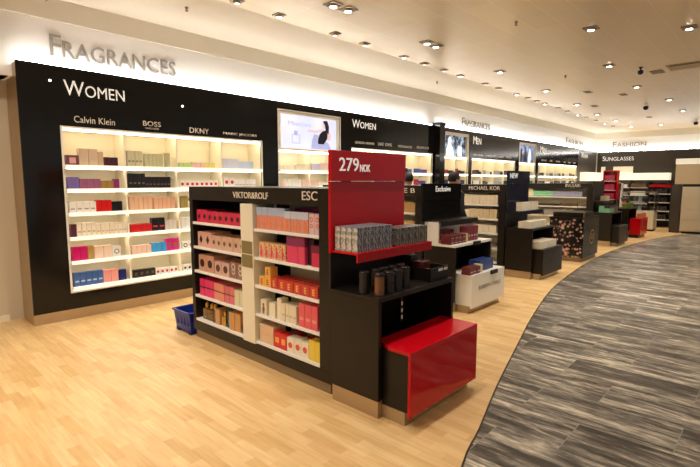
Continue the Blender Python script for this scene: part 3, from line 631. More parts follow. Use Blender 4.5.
# second gondola
g2 = gondola(4.98, 3.375, 5.2, 'second black gondola, seen behind the red price panel', [('THE B', 3.87, 3.5, 1.455, .06)], backm=M_cream)
tanp = [('tan', C(196, 150, 90)), ('brown', C(120, 80, 50)), ('amber', C(220, 170, 100)), ('beige', C(214, 190, 150))]
def gond_stock(x0, ya, yb, rows_, pal, place, hh=(.12, .18)):
    for r in rows_:
        y = ya
        L = ya-yb; sp = []; used = 0
        while used < L-.1:
            nm, col = random.choice(pal); w = random.uniform(.055, .085); n = random.randint(3, 6); n = min(n, int((L-used)/(w+.004)))
            if n < 1: break
            sp.append(spec(nm+' carton', n, w, random.uniform(*hh), col, d=.09)); used += n*(w+.003)
        seen = {}
        for s_ in sp:
            k = s_['desc']; seen[k] = seen.get(k, 0)+1
            if seen[k] > 1: s_['desc'] = ['taller', 'shorter', 'narrow', 'wide'][seen[k] % 4]+(' ' if seen[k] < 5 else ' plain ')+k
        row(x0, y, GS[r]-.001, R, sp, gs[r]+', '+place, inset=.03, limit=L)
gond_stock(4.98, 4.4, 3.48, [0, 1, 2, 3], tanp, 'second gondola')
g3 = gondola(7.57, 3.475, 5.3, 'third black gondola headed MICHAEL KOR, full of cream cartons', [('MICHAEL KOR', 4.16, 3.58, 1.455, .065)], backm=M_cream)
def cc(n, w, h, nm='cream carton', col=(232, 214, 180), **k): return spec(nm, n, w, h, C(*col), 'label' if nm[0] == 'c' else None, C(200, 176, 140), d=.09, **k)
G3 = 'third gondola'
row(7.57, 5.2, GS[0]-.001, R, [cc(4, .08, .16), spec('red banded cream carton', 6, .085, .15, C(222, 60, 60), 'top', C(236, 214, 186), d=.09, skip=.02), cc(10, .065, .17, 'ivory carton', (238, 222, 192), skip=.02)], 'top shelf, '+G3, inset=.02, limit=1.62)
row(7.57, 5.2, GS[1]-.001, R, [cc(8, .08, .17), cc(5, .07, .15, 'ivory carton', (240, 226, 198)), cc(8, .065, .17, 'pale tan carton', (222, 200, 160))], 'second shelf, '+G3, inset=.02, limit=1.62)
row(7.57, 5.2, GS[2]-.001, R, [cc(8, .08, .14), cc(4, .07, .16, 'pale tan carton', (216, 194, 150)), cc(10, .065, .14, 'ivory carton', (240, 226, 198))], 'middle shelf, '+G3, inset=.02, limit=1.62)
row(7.57, 5.2, GS[3]-.001, R, [cc(9, .08, .14), spec('lilac carton', 5, .07, .15, C(170, 150, 190), d=.09, skip=.1)], 'fourth shelf, '+G3, inset=.02, limit=1.62)
g4 = gondola(12.85, 3.63, 5.6, 'fourth black gondola with green and lilac cartons, beyond the blossom counter', [('BVLGARI', 4.28, 3.92, 1.455, .08)], backm=M_cream)
G4 = 'fourth gondola'
row(12.85, 5.45, GS[0]-.001, R, [spec('tall cream gift box', 2, .16, .2, C(226, 212, 180), d=.1), spec('mint green carton', 8, .06, .15, C(130, 200, 155), 'label', C(200, 235, 205), d=.08), spec('lilac grey carton', 12, .06, .14, C(160, 166, 196), 'label', C(220, 222, 236), d=.08)], 'top shelf, '+G4, inset=.02, limit=1.68)
row(12.85, 5.45, GS[1]-.001, R, [spec('dark green carton', 4, .08, .09, C(60, 80, 60), d=.08), spec('tester tray', 2, .3, .06, C(40, 34, 30), d=.15, name='tester_tray', skip=.1), spec('brown carton', 6, .07, .09, C(96, 76, 60), d=.08)], 'second shelf, '+G4, inset=.02, limit=1.68)
gond_stock(12.85, 5.45, 3.8, [2], [('brown', C(96, 76, 60)), ('grey', C(150, 146, 140)), ('ivory', C(226, 216, 196))], G4)
g6 = gondola(15.4, 4.2, 5.5, 'fifth black gondola, farthest of the row', [], backm=M_cream)
gond_stock(15.4, 5.2, 4.35, [0, 1, 2], [('grey', C(120, 120, 124)), ('black', dark), ('tan', C(180, 150, 110)), ('white', C(220, 220, 214))], 'fifth gondola')

# ------------------------------------------------------------------ end stands
def stand(x0, y0, label, panel_m, shelf_m, counter_m, body_m, header=None, hm=None, ptop=1.82, w=.95, pw=.87, cheeks=None, kick=M_steel, shelf=True, xo=0):
    t = empty('promotion_stand', (x0, y0, 0), 0, label, 'display stand')
    for a_, c_ in ((.006, .05), (w-.05, w-.006)): MB().box(a_, c_, .006, .44, 0, .12).build('kick_plate', kick, t)
    for a_ in (0, w-.032): MB().box(a_, a_+.032, 0, .45, .12, .80).build('side_panel', body_m, t, .002)
    MB().box(.033, w-.033, .43, .45, .12, .80).build('rear_panel', body_m, t, .002)
    MB().box(0, w, 0, .45, .80, .832).build('counter_top', counter_m, t, .003)
    MB().box(xo, xo+pw, .448, .468, .832, 1.09).build('back_board', M_dark, t)
    p = MB().box(xo, xo+pw, .443, .468, 1.09, ptop-.22).build('price_panel', panel_m, t, .002)
    h = MB().box(xo, xo+pw, .432, .468, ptop-.217, ptop).build('price_header', hm or panel_m, t, .002)
    if header: 
        for s, x, ww, z, hh in header: lettering(s, ww, hh, M_whl, (x, .431, z), 0, h)
    if shelf:
        b = MB().box(.012, w-.03, .21, .443, 1.097, 1.112); b.box(.012, w-.03, .195, .21, 1.045, 1.112); b.build('shelf', shelf_m, t, .002)
    if cheeks:
        for a_ in (.0, w-.06): MB().box(a_, a_+.02, .24, .44, .832, 1.096).build('side_cheek', cheeks, t)
        MB().box(.02, w-.06, .425, .44, .832, 1.096).build('rear_cheek', cheeks, t)
    return t
def rolling_box(x0, y0, y1, label, front_m, top_m, body_m, z1=.51, w=.875, z0=.07, kick=M_steel, text=None, chamfer=True):
    t = empty('display_plinth', (x0, y0, 0), 0, label, 'display plinth'); D = y1-y0
    MB().box(.01, w-.04, .05, D-.02, 0, .09).build('kick_plate', kick, t)
    MB().box(.015, w-.015, .022, D-.01, .09, z1-.025).build('body', body_m, t, .002)
    MB().box(0, w, 0, .022, z0, z1-.0251).build('front_panel', front_m, t, .002)
    c = .035 if chamfer else .001
    MB().prism([(0, 0), (w, 0), (w, D), (.07, D), (0, D*.55)], z1-.025, z1).build('top_panel', top_m, t, .002)
    if text: lettering(text, w*.66, .045, M_greyl, (w*.2, -.001, z0+.21), 0, t)
    return t
s1 = stand(2.34, 1.92, 'red and black price stand with a 279 NOK header at the gondola end', M_red, M_redm, M_blackm, M_blackm,
    header=[('279', .075, .205, 1.675, .095), ('NOK', .295, .115, 1.672, .055)], hm=M_red)
rolling_box(2.381, 1.685, 2.015, 'glossy red display plinth rolled halfway out of the price stand', M_red, M_redm, M_blackm)
# cartons on the red shelf
for i in range(5):
    for j in range(4):
        if i > 0 and j > 0 and False: continue
        o = bpy.data.objects.new('perfume_carton', carton_mesh(.076, .052, .17, (M_scrLb, M_scrL))); COL.objects.link(o)
        o.location = (2.345+.065+i*.0785, 2.137+j*.0555, 1.1125)
        tag(o, '%s silver script carton from left, %s row, on the red shelf' % (ORD[i], ['front', 'second', 'third', 'back'][j]), 'box', 'silver script cartons on the red shelf')
for i in range(5):
    for j in range(2):
        o = bpy.data.objects.new('perfume_carton', carton_mesh(.081, .08, .135, M_scrD)); COL.objects.link(o)
        o.location = (2.345+.50+i*.0845, 2.137+j*.085, 1.1125)
        tag(o, '%s dark grey script carton from left, %s row, on the red shelf' % (ORD[i], ['front', 'back'][j]), 'box', 'dark grey script cartons on the red shelf')
# dark canisters
M_can = mat('dark_metal_canister', srgb(64, 60, 60), .28, metal=.6); M_cop = mat('copper_canister', srgb(150, 108, 78), .28, metal=.7)
k = 0
for i, (cx, cy) in enumerate([(2.40, 2.10), (2.425, 1.985), (2.515, 2.09), (2.52, 1.975), (2.61, 2.10), (2.625, 1.985), (2.705, 2.095), (2.735, 2.0), (2.81, 2.1)]):
    t = empty('fragrance_canister', (cx, cy, .8325), random.uniform(0, 3), '%s cylindrical canister, %s from left in %s row on black counter' % ('copper' if i == 1 else 'dark grey', ORD[i//2], 'front' if i % 2 else 'back'), 'canister', 'metal canisters on the black counter')
    MB().lathe([(.033, 0), (.035, .003), (.035, .128)], 24).build('canister_body', M_cop if i == 1 else M_can, t, smooth=False)
    MB().lathe([(.036, .1285), (.036, .15), (.033, .154)], 24).build('lid', M_can, t)
# tester tray at the right end of the counter
t = empty('tester_tray', (3.02, 1.96, .8325), 0, 'black tester tray with two pale tags at the right end of the counter', 'tray')
for q in ((0, .25, 0, .36, 0, .012, 'tray_floor'), (0, .25, 0, .01, .0121, .10, 'tray_wall'), (0, .01, .0101, .36, .0121, .10, 'tray_wall'), (.24, .25, .0101, .36, .0121, .10, 'tray_wall'), (.0101, .2399, .35, .36, .0121, .18, 'tray_wall')): MB().box(*q[:6]).build(q[6], M_blackm, t, .001)
MB().box(.10, .16, -.003, 0, .07, .09).box(.18, .23, -.003, 0, .07, .09).build('price_label', M_tag, t)
o = bpy.data.objects.new('gift_box', carton_mesh(.12, .1, .12, C(96, 26, 26))); COL.objects.link(o); o.location = (3.13, 2.08, .8448); tag(o, 'dark red gift box standing in the black tester tray', 'box')
o = bpy.data.objects.new('gift_box', carton_mesh(.1, .1, .16, C(34, 20, 18))); COL.objects.link(o); o.location = (3.14, 2.20, .8448); tag(o, 'dark brown gift box at the back of the black tester tray', 'box')
# hanging tag strip in the opening
b = MB().box(-.006, .006, -.003, .003, .01, .2); o = b.build('hanging_tag', M_dark); o.location = (2.66, 1.97, .59)
for z in (.03, .08, .13): MB().box(-.008, .008, -.005, -.003, z, z+.028).build('tag_segment', M_tag, o)
tag(o, 'thin hanging strip of white tags under the black counter', 'tag')

s2 = stand(4.98, 2.9, 'black and white stand with an Exclusive panel, behind the red stand', M_black, M_blackm, M_white, M_blackm, header=[('Exclusive', .22, .36, 1.47, .07)], ptop=1.575, pw=.93, cheeks=M_white, xo=-.06)
rolling_box(5.05, 2.70, 3.05, 'white display plinth with grey lettering under the second stand', M_white, M_white, M_white, z1=.475, text='ROBERTO CAVALLI', kick=M_steel)
row(4.98, 2.9, .8325, 0, [spec('maroon gold carton', 4, .09, .055, C(110, 40, 46), 'label', C(220, 180, 140), d=.14, stack=2), spec('cream yellow carton', 1, .05, .11, C(226, 205, 140), d=.12), spec('burgundy carton', 5, .06, .19, C(128, 44, 56), 'label', C(214, 180, 160), d=.1, back=.03)], 'counter of Exclusive stand', inset=.06)
row(5.04, 3.1, .8325, 0, [spec('burgundy boxed set', 3, .115, .075, C(136, 50, 60), 'label', C(224, 196, 176), d=.12, stack=2)], 'behind, on Exclusive stand counter', inset=.06)
row(5.05, 2.7, .4755, 0, [spec('maroon boxed set', 3, .085, .09, C(110, 46, 48), 'label', C(220, 190, 160), d=.12), spec('cream carton', 1, .06, .1, C(226, 210, 170), d=.1), spec('blue boxed set', 3, .12, .13, C(50, 70, 130), d=.16, back=.04)], 'white plinth of second stand', inset=.03)
o = MB().box(0, .17, -.02, 0, .0, .05).build('price_holder', M_blackm); o.location = (5.52, 2.70, .43); tag(o, 'black price holder clipped on the white plinth edge', 'sign holder')
o = MB().box(0, .17, -.02, 0, .0, .05).build('price_holder', M_blackm); o.location = (5.42, 2.899, .79); tag(o, 'black price holder clipped on the white counter edge', 'sign holder')

s3 = stand(7.57, 3.0, 'black and navy stand with white cartons on three levels', M_navy, M_navy, M_blackm, M_blackm, header=[('NEW', .05, .3, 1.655, .085)], ptop=1.78, hm=M_navy)
rolling_box(7.63, 2.83, 3.15, 'black display plinth in front of the navy stand', M_blackm, M_blackm, M_blackm, z1=.50)
wc = C(236, 222, 196)
row(7.57, 3.0, 1.1125, 0, [spec('cream white carton', 8, .085, .14, wc, d=.1, skip=.08)], 'upper shelf of navy stand', inset=.22)
row(7.57, 3.0, .8325, 0, [spec('cream carton', 8, .085, .11, wc, d=.1, rows=2, skip=.04)], 'counter of navy stand', inset=.05)
row(7.63, 2.83, .5005, 0, [spec('cream boxed set', 5, .13, .12, wc, d=.12, rows=2, skip=.04)], 'low black plinth of navy stand', inset=.05)

# fourth stand : counter with a blossom print side and a gold emblem
t = empty('fragrance_counter', (9.86, 2.90, 0), 0, 'black counter with pink blossom print side and gold emblem front', 'counter')
MB().box(.03, .97, .03, .63, 0, .09).build('kick_plate', M_steeld, t)
MB().box(.005, 1.0, 0, .66, .09, .86).build('counter_body', mat('bronze_black', (.035, .03, .024), .25, metal=.3), t, .003)
MB().box(0, .0049, 0, .66, .09, .86).build('printed_side', M_bloss, t)
MB().box(-.01, 1.01, -.012, .67, .86, .885).build('counter_top', M_blackm, t)
b = MB(); disc(b, .55, .48, .15, 0, n=28, rin=.12, t=.004); disc(b, .55, .48, .06, 0, n=20, rin=.035, t=.004); b.build('gold_emblem', M_gold, t)
t2 = empty('tester_case', (9.9, 2.93, .886), 0, 'dark tester case with gold corner on the blossom print counter', 'display case')
MB().box(0, .7, 0, .58, 0, .09).build('case_body', M_blackm, t2); MB().box(.01, .69, .01, .57, .0905, .10).build('glass_lid', mat('smoked_glass', (.1, .09, .08), .05), t2); MB().box(.0, .06, -.006, -.0005, .0, .10).build('gold_corner', M_gold, t2)
s4 = stand(10.2, 3.72-.54, '', M_dark, M_dark, M_blackm, M_blackm) if False else None

s5 = stand(12.85, 3.15, 'low black stand with green topped bottles, beyond the blossom counter', M_dark, M_dark, M_blackm, M_blackm, ptop=1.6)
rolling_box(12.9, 2.98, 3.3, 'dark brown plinth in front of the green bottle stand', M_blackm, M_blackm, M_blackm, z1=.5, kick=M_steeld)
Mgreen = C(110, 170, 140)
row(12.85, 3.15, .8325, 0, [spec('green carton with black lid', 3, .13, .16, Mgreen, 'top', dark, d=.12, rows=2), spec('black red carton', 3, .12, .17, C(70, 40, 40), d=.12, rows=2)], 'counter beyond blossom counter', inset=.05)
row(12.85, 3.15, 1.1125, 0, [spec('cream gift box', 1, .25, .12, C(214, 196, 160), d=.15, skip=.35)], 'upper shelf beyond blossom counter', inset=.22)
# red tower
t = empty('red_tower', (14.3, 3.78, 0), -PI/2, 'tall slim red display tower with pink cartons', 'display tower')
MB().box(0, .36, 0, .2, 0, .1).build('kick_plate', M_steeld, t); MB().box(0, .36, 0, .2, .1, 1.1).build('tower_base', M_blackm, t); MB().box(0, .03, 0, .2, 1.1, 1.86).box(.33, .36, 0, .2, 1.1, 1.86).box(.03, .33, .17, .32, 1.1, 1.86).box(0, .36, 0, .2, 1.86, 1.9).build('tower_frame', M_red, t)
for z in (1.1, 1.35, 1.6): MB().box(.03, .33, .02, .17, z, z+.015).build('shelf', M_white, t)
for q, z in enumerate((1.116, 1.366, 1.616)): row(14.3, 3.78-.035, z, R, [spec('pink carton', 4, .06, .16, C(206, 70, 100), d=.08)], ['lower', 'middle', 'upper'][q]+' shelf of red tower', inset=.03)
# red stand far
s6 = stand(15.2, 3.3, 'small far stand with green boxes above its counter', M_dark, M_dark, M_blackm, M_blackm, ptop=1.55)
rolling_box(15.3, 3.0, 3.295, 'far red plinth with orange canisters on top', M_redm, M_redm, M_redm, z1=.55, kick=M_dark)
for i in range(6):
    t = empty('fragrance_canister', (15.42+i*.13, 3.08, .5505), 0, '%s orange canister from left on the far red plinth' % ORD[i], 'canister', 'orange canisters on the far red plinth')
    MB().lathe([(.05, 0), (.055, .01), (.055, .14)], 16).build('canister_body', C(216, 120, 84), t); MB().lathe([(.05, .1405), (.05, .175)], 16).build('lid', C(235, 215, 190), t)
row(15.2, 3.3, .8325, 0, [spec('green boxed set', 6, .13, .14, C(96, 120, 50), d=.12)], 'counter of far stand', inset=.05)

# ------------------------------------------------------------------ far side of the hall
t = empty('sunglasses_display', (21.3, 3.36, 0), 0, 'long cream topped sunglasses display along the taupe far wall', 'display cabinet')
MB().box(0, .45, 0, 2.55, 1.66, 1.93).build('light_header', mat('cream_lit_header', srgb(246, 236, 206), .4, emis=.75, ecol=(1, .9, .68)), t, .004)
MB().box(.3, .45, 0, 2.55, .1, 1.66).build('back_board', M_taupe, t); MB().box(.0, .45, 0, 2.55, 0, .1).build('kick_plate', M_dark, t)
for y in (0, .64, 1.28, 1.92, 2.53): MB().box(0, .3, y, y+.02, .1, 1.66).build('divider', M_dark, t)
for z in (.4, .72, 1.04, 1.34): MB().box(.02, .3, .02, 2.53, z, z+.02).build('shelf', M_white, t)
for y0, y1, z1 in ((1.25, 1.95, 2.2), (2.25, 2.4, 2.2)):
    o = MB().box(21.45, 21.5, 3.36+y0, 3.36+y1, 1.931, z1).build('sign_board', mat('cream_sign', srgb(240, 230, 205), .5, emis=.3)); tag(o, '%s cream sign board on top of the sunglasses display' % ('wide' if y1-y0 > .5 else 'narrow'), 'sign')
sgp = [('silver grey', C(150, 150, 150)), ('dark', C(40, 36, 36)), ('white', C(225, 222, 214)), ('pinkish red', C(170, 50, 60)), ('brown', C(110, 84, 60))]
for r, z in enumerate((.421, .741, 1.061, 1.361)):
    for q in range(4):
        nm, col = sgp[(r*2+q*3) % 5]
        row(21.3, 3.36+.63*(q+1)+.0, z, R, [spec(nm+' case', 5, .1, .13+.03*(q % 2), col, d=.1, name='eyewear_case')], '%s shelf, %s bay of sunglasses display' % (['bottom', 'second', 'third', 'top'][r], ORD[3-q]), inset=.05)
t = empty('glass_showcase', (17.65, 3.12, 0), 0, 'cream counter with a glass showcase at the end of the aisle', 'display case')
MB().box(.02, .5, .02, .8, 0, .06).build('kick_plate', M_dark, t); MB().box(0, .55, 0, .84, .06, .66).build('counter_body', mat('cream_counter', srgb(222, 208, 176), .4), t, .003)
b = MB(); frame_panel(b, 0, .55, .66, 1.26, .02, .53, .68, 1.24, 0, .01); frame_panel(b, 0, .55, .66, 1.26, .02, .53, .68, 1.24, .83, .84); b.box(0, .55, .01, .83, 1.24, 1.26); b.build('case_frame', M_steeld, t)
MB().box(.0, .004, .01, .83, .67, 1.24).box(.02, .53, .003, .006, .68, 1.24).build('case_glass', M_glass, t); MB().box(.02, .53, .02, .82, .95, .958).build('glass_shelf', M_glass, t)
for q, z in enumerate((.662, .9585)): row(17.66, 3.12+.78, z, R, [spec('bluish green box', 3, .1, .13, C(60, 90, 80), d=.12), spec('pale blue box', 1, .1, .15, C(150, 190, 230), d=.12), spec('dark grey box', 2, .1, .12, C(70, 74, 70), d=.12)], ['lower', 'upper'][q]+' level of glass showcase', inset=.06)
t = empty('poster_stand', (17.55, 4.05, 0), 0, 'slim white totem with colourful picture behind the far stand', 'display')
MB().box(0, .3, 0, .42, 0, .05).build('base', M_steeld, t); MB().box(.05, .25, .02, .40, .05, 1.55).build('totem', M_white, t, .004); MB().box(.045, .05, .05, .37, 1.05, 1.4).build('picture', picture_mat('bright_picture', 'navy'), t)
# open shelf with folded goods between the showcase and the cream cabinet
t = empty('shelf_tower', (19.4, 2.95, 0), 0, 'dark open shelf tower with white shelves left of the cream cabinet', 'shelving')
MB().box(0, .5, 0, .03, .0, 1.55).box(0, .5, .67, .7, .0, 1.55).box(.47, .5, .03, .67, .0, 1.55).build('tower_frame', M_dark, t)
for z in (.25, .55, .85, 1.15): MB().box(0, .47, .03, .67, z, z+.03).build('shelf', M_white, t)
MB().box(-.01, .0, .03, .67, 1.4, 1.5).build('red_header', M_redm, t)
for q, z in enumerate((.281, .581, .881, 1.181)): row(19.4, 3.6, z, R, [spec('dark carton', 4, .13, .16, C(46, 42, 44), d=.2)], ['bottom', 'second', 'third', 'top'][q]+' shelf of dark shelf tower', inset=.05)
t = empty('cream_cabinet', (17.70, .6, 0), 0, 'tall cream drawer cabinet at the right edge', 'cabinet')
M_cab = mat('cream_cabinet', srgb(214, 198, 166), .4)
MB().box(.02, .55, .03, 1.78, 0, .06).build('kick_plate', M_dark, t); MB().box(0, .6, 0, 1.82, .06, 1.44).build('carcass', M_cab, t, .004)
for q in range(4): MB().box(-.018, 0, .02, 1.80, .09+q*.335, .09+q*.335+.32).build('drawer_front', M_cab, t, .003)
MB().box(.05, .6, .1, 1.82, 1.44, 1.52).build('plinth_strip', M_dark, t); 
MB().box(.0, .6, .0, 2.03, 1.52, 2.13).build('upper_box', mat('tan_upper_box', srgb(206, 182, 142), .5), t, .004); MB().box(-.01, .6, -.01, 2.04, 2.13, 2.30).build('lit_top', mat('lit_cabinet_top', srgb(246, 238, 214), .5, emis=.35), t, .004)
MB().box(.0, .6, 1.84, 2.1, .0, 1.5).build('side_shelves', M_taupe, t)

# ------------------------------------------------------------------ blue shopping crate beside the first gondola
t = empty('shopping_basket', (2.34, 4.45, 0), 0, 'blue plastic wheeled basket on the floor by the gondola end', 'basket')
b = MB()
def ring(x0, x1, y0, y1, z): return [(x0, y0, z), (x1, y0, z), (x1, y1, z), (x0, y1, z)]
lo = ring(.022, .41, .014, .326, .025); hi = ring(0, .43, 0, .34, .235); th = .008
lo2 = ring(.030, .402, .022, .318, .035); hi2 = ring(th, .43-th, th, .34-th, .235)
b.quad(lo[::-1])
for k in range(4):
    j = (k+1) % 4; b.quad([lo[k], lo[j], hi[j], hi[k]]); b.quad([lo2[j], lo2[k], hi2[k], hi2[j]]); b.quad([hi[k], hi[j], hi2[j], hi2[k]])
b.quad(lo2); b.build('tub', M_blue, t)
b = MB(); frame_panel(b, -.014, .444, -.014, .354, .004, .426, .004, .336, .0, .02)
for i, v in enumerate(b.v): b.v[i] = (v[0], v[2], .222+v[1])
b.build('rim', M_blue, t, .003)
for q in range(5): MB().box(.05+q*.075, .062+q*.075, -.001, .010, .09, .215).build('rib', M_blue, t)
for q in range(4): MB().box(.004, .014, .05+q*.07, .062+q*.07, .09, .215).build('rib', M_blue, t)
for x, y in ((.05, .04), (.38, .04), (.05, .30), (.38, .30)): MB().box(x-.035, x+.035, y-.03, y+.03, 0, .04).build('foot', M_blueD, t, .008)

# ------------------------------------------------------------------ ceiling fittings
def downlight(x, y, big, label, group, dim=False):
    t = empty('downlight', (x, y, ZC), 0, label, 'ceiling light', group); s = .085 if big else .06
    b = MB(); frame_panel(b, -s, s, -s, s, -s*.72, s*.72, -s*.72, s*.72, 0, .012)
    for i, v in enumerate(b.v): b.v[i] = (v[0], v[2], -v[1]-.0005)
    b.build('frame', M_chrome, t)
    o = MB().lathe([(s*.5, -.03), (s*.62, -.012), (s*.62, -.0005)], 20).build('lamp_housing', M_chrome, t)
    MB().lathe([(s*.46, -.034), (s*.46, -.0305)], 20).build('lens', M_lampd if dim else M_lamp, t)
def spot(x, y, power, size=110, tilt=(0, 0), col=(1, .94, .85)):
    l = bpy.data.lights.new('spot', 'SPOT'); l.energy = power; l.spot_size = math.radians(size); l.spot_blend = 1; l.shadow_soft_size = .06; l.color = col
    o = bpy.data.objects.new('lamp_beam', l); COL.objects.link(o); o.location = (x, y, ZC-.06); o.rotation_euler = (tilt[0], tilt[1], 0); o['kind'] = 'light'
KS = 1.25
smallx = [1.2, 2.2, 3.19, 3.79, 4.77, 5.40, 6.38, 6.98, 7.61, 8.21, 9.24, 9.87, 10.82, 11.5, 12.07, 12.6, 13.6, 14.4, 15.3, 16.2, 17.2, 18.3, 19.4]
for i, x in enumerate(smallx):
    downlight(x, 4.70+.012*max(0, x-3), False, 'small square downlight, %s in the row along the plaster edge' % (ORD[i] if i < 14 else ['fifteenth', 'sixteenth', 'seventeenth', 'eighteenth', 'nineteenth', 'twentieth', 'twenty-first', 'twenty-second', 'twenty-third'][i-14]), 'small downlights along the plaster edge', dim=(i % 3 != 0))
for i, x in enumerate(smallx[::2]): spot(x, 4.72, 62*KS, 120, (math.radians(14), 0))
bigs = [(4.0, 3.985, 'left of the pair at the top edge'), (4.23, 3.965, 'right of the pair at the top edge'), (5.97, 4.02, 'left of the pair above the WOMEN heading'), (6.2, 4.02, 'right of the pair above the WOMEN heading'), (6.92, 2.08, 'large single one right of centre'), (7.75, 1.12, 'brightest, at the upper right corner'), (8.41, 4.06, 'single one above the pier'), (9.28, 2.46, 'left of the black camera'), (10.82, 4.12, 'above the far posters'), (11.69, 2.54, 'right of the dome camera'), (13.3, 4.24, 'above the farther Men unit'), (14.05, 2.33, 'beyond the air grille'), (15.65, 4.4, 'near the far corner'), (16.45, 2.38, 'far right, beyond the air grille'), (17.59, 4.36, 'second last before the far corner'), (19.85, 4.41, 'last before the far corner'), (19.89, 3.49, 'before the far wall, right of the corner'), (20.3, 2.2, 'farthest on the right')]
for x, y, d in bigs: downlight(x, y, True, 'square recessed ceiling light, '+d, 'large square ceiling lights'); 
for x, y in [(4.1, 3.98), (6.1, 4.02), (6.92, 2.08), (7.75, 1.12), (8.41, 4.06), (9.28, 2.46), (10.82, 4.12), (11.69, 2.54), (13.3, 4.24), (14.05, 2.33), (15.65, 4.4), (16.45, 2.38), (17.59, 4.36), (19.85, 4.41)]: spot(x, y, (75 if y > 3 else 115)*KS, 115)
# ceiling lights outside the frame (same grid, behind the camera)
for x, y in [(.3, 4.0), (1.9, 4.0), (.5, 2.2), (-1.6, 4.0), (2.6, 2.1), (4.6, 2.1), (-1.2, 2.2)]: spot(x, y, 82*KS, 120)
spot(.9, 3.0, 60*KS, 120)
for x, y in [(3.2, -.8), (6, -.9), (9.5, -.9), (13, -.9), (17, -.9)]: spot(x, y, 60*KS, 120)
# cameras
def cctv(x, y, label, s=1.):
    t = empty('security_camera', (x, y, ZC), 0, label, 'camera')
    MB().lathe([(.05*s, -.0005), (.05*s, -.03*s), (.02*s, -.04*s), (.02*s, -.09*s)][::-1], 16).build('mount', M_white if s > .7 else M_dark, t)
    MB().lathe([(.01*s, -.20*s), (.05*s, -.19*s), (.07*s, -.15*s), (.07*s, -.11*s), (.05*s, -.085*s)], 18).build('dome', M_dark, t, smooth=True)
cctv(9.83, 2.09, 'black ceiling camera nearest the air grille', .65); cctv(14.4, 2.89, 'black dome camera on a white mount, centre right ceiling', .85); cctv(19.2, 2.40, 'black dome camera on the ceiling at far right', .9)
t = empty('air_grille', (10.0, -1.5, ZC), 0, 'long tan ceiling air grille with a dark slot at right', 'vent'); MB().box(0, .5, 0, 3.25, -.01, -.0005).build('grille_panel', mat('tan_grille', srgb(190, 164, 124), .4, metal=.3), t); MB().box(.04, .10, .05, 3.2, -.014, -.0105).build('slot', M_dark, t)
o = MB().box(10.3, 10.6, 1.85, 2.05, ZC-.008, ZC-.0005).build('access_panel', mat('brown_access_panel', srgb(150, 120, 84), .5)); tag(o, 'small brown access panel beside the ceiling air grille', 'panel')
for i, (x, y) in enumerate([(11.7, 3.51), (13.96, 4.0), (17.5, 3.4), (12.6, 3.0)]):
    o = MB().box(x-.14, x+.14, y-.07, y+.07, ZC-.006, ZC-.0005).build('ceiling_vent', mat('brown_vent', srgb(130, 104, 74), .5)); tag(o, 'small brown ceiling slot, %s one going away' % ORD[i], 'vent', 'brown ceiling slots')
for i, (x, y) in enumerate([(6.0, 2.7), (9.6, 3.3), (2.9, 5.3), (8.4, 5.4)]):
    t = MB().lathe([(.012, -.05), (.02, -.045), (.008, -.03), (.02, -.012), (.02, -.0005)], 12).build('sprinkler', M_chrome); t.location = (x, y, ZC); tag(t, 'tiny ceiling sprinkler, %s' % ['over the middle of the tan ceiling', 'beyond the first one on tan ceiling', 'on plaster strip above nearest unit', 'on plaster strip above the pier'][i], 'sprinkler')
b = MB(); pts = [(0, 0, 0), (.012, 0, -.03), (.0, 0, -.06), (-.03, 0, -.085)]
for a, c in zip(pts, pts[1:]): b.quad([(a[0]-.003, -.002, a[2]), (a[0]+.003, -.002, a[2]), (c[0]+.003, -.002, c[2]), (c[0]-.003, -.002, c[2])]); b.quad([(a[0]-.003, .002, a[2]), (a[0]+.003, .002, a[2]), (c[0]+.003, .002, c[2]), (c[0]-.003, .002, c[2])][::-1]); b.quad([(a[0]+.003, -.002, a[2]), (a[0]+.003, .002, a[2]), (c[0]+.003, .002, c[2]), (c[0]+.003, -.002, c[2])]); b.quad([(a[0]-.003, .002, a[2]), (a[0]-.003, -.002, a[2]), (c[0]-.003, -.002, c[2]), (c[0]-.003, .002, c[2])])
o = b.build('cable_hook', M_dark); o.location = (1.68, 6.025, 3.615); tag(o, 'thin black cable hook hanging at the top left edge', 'hook')

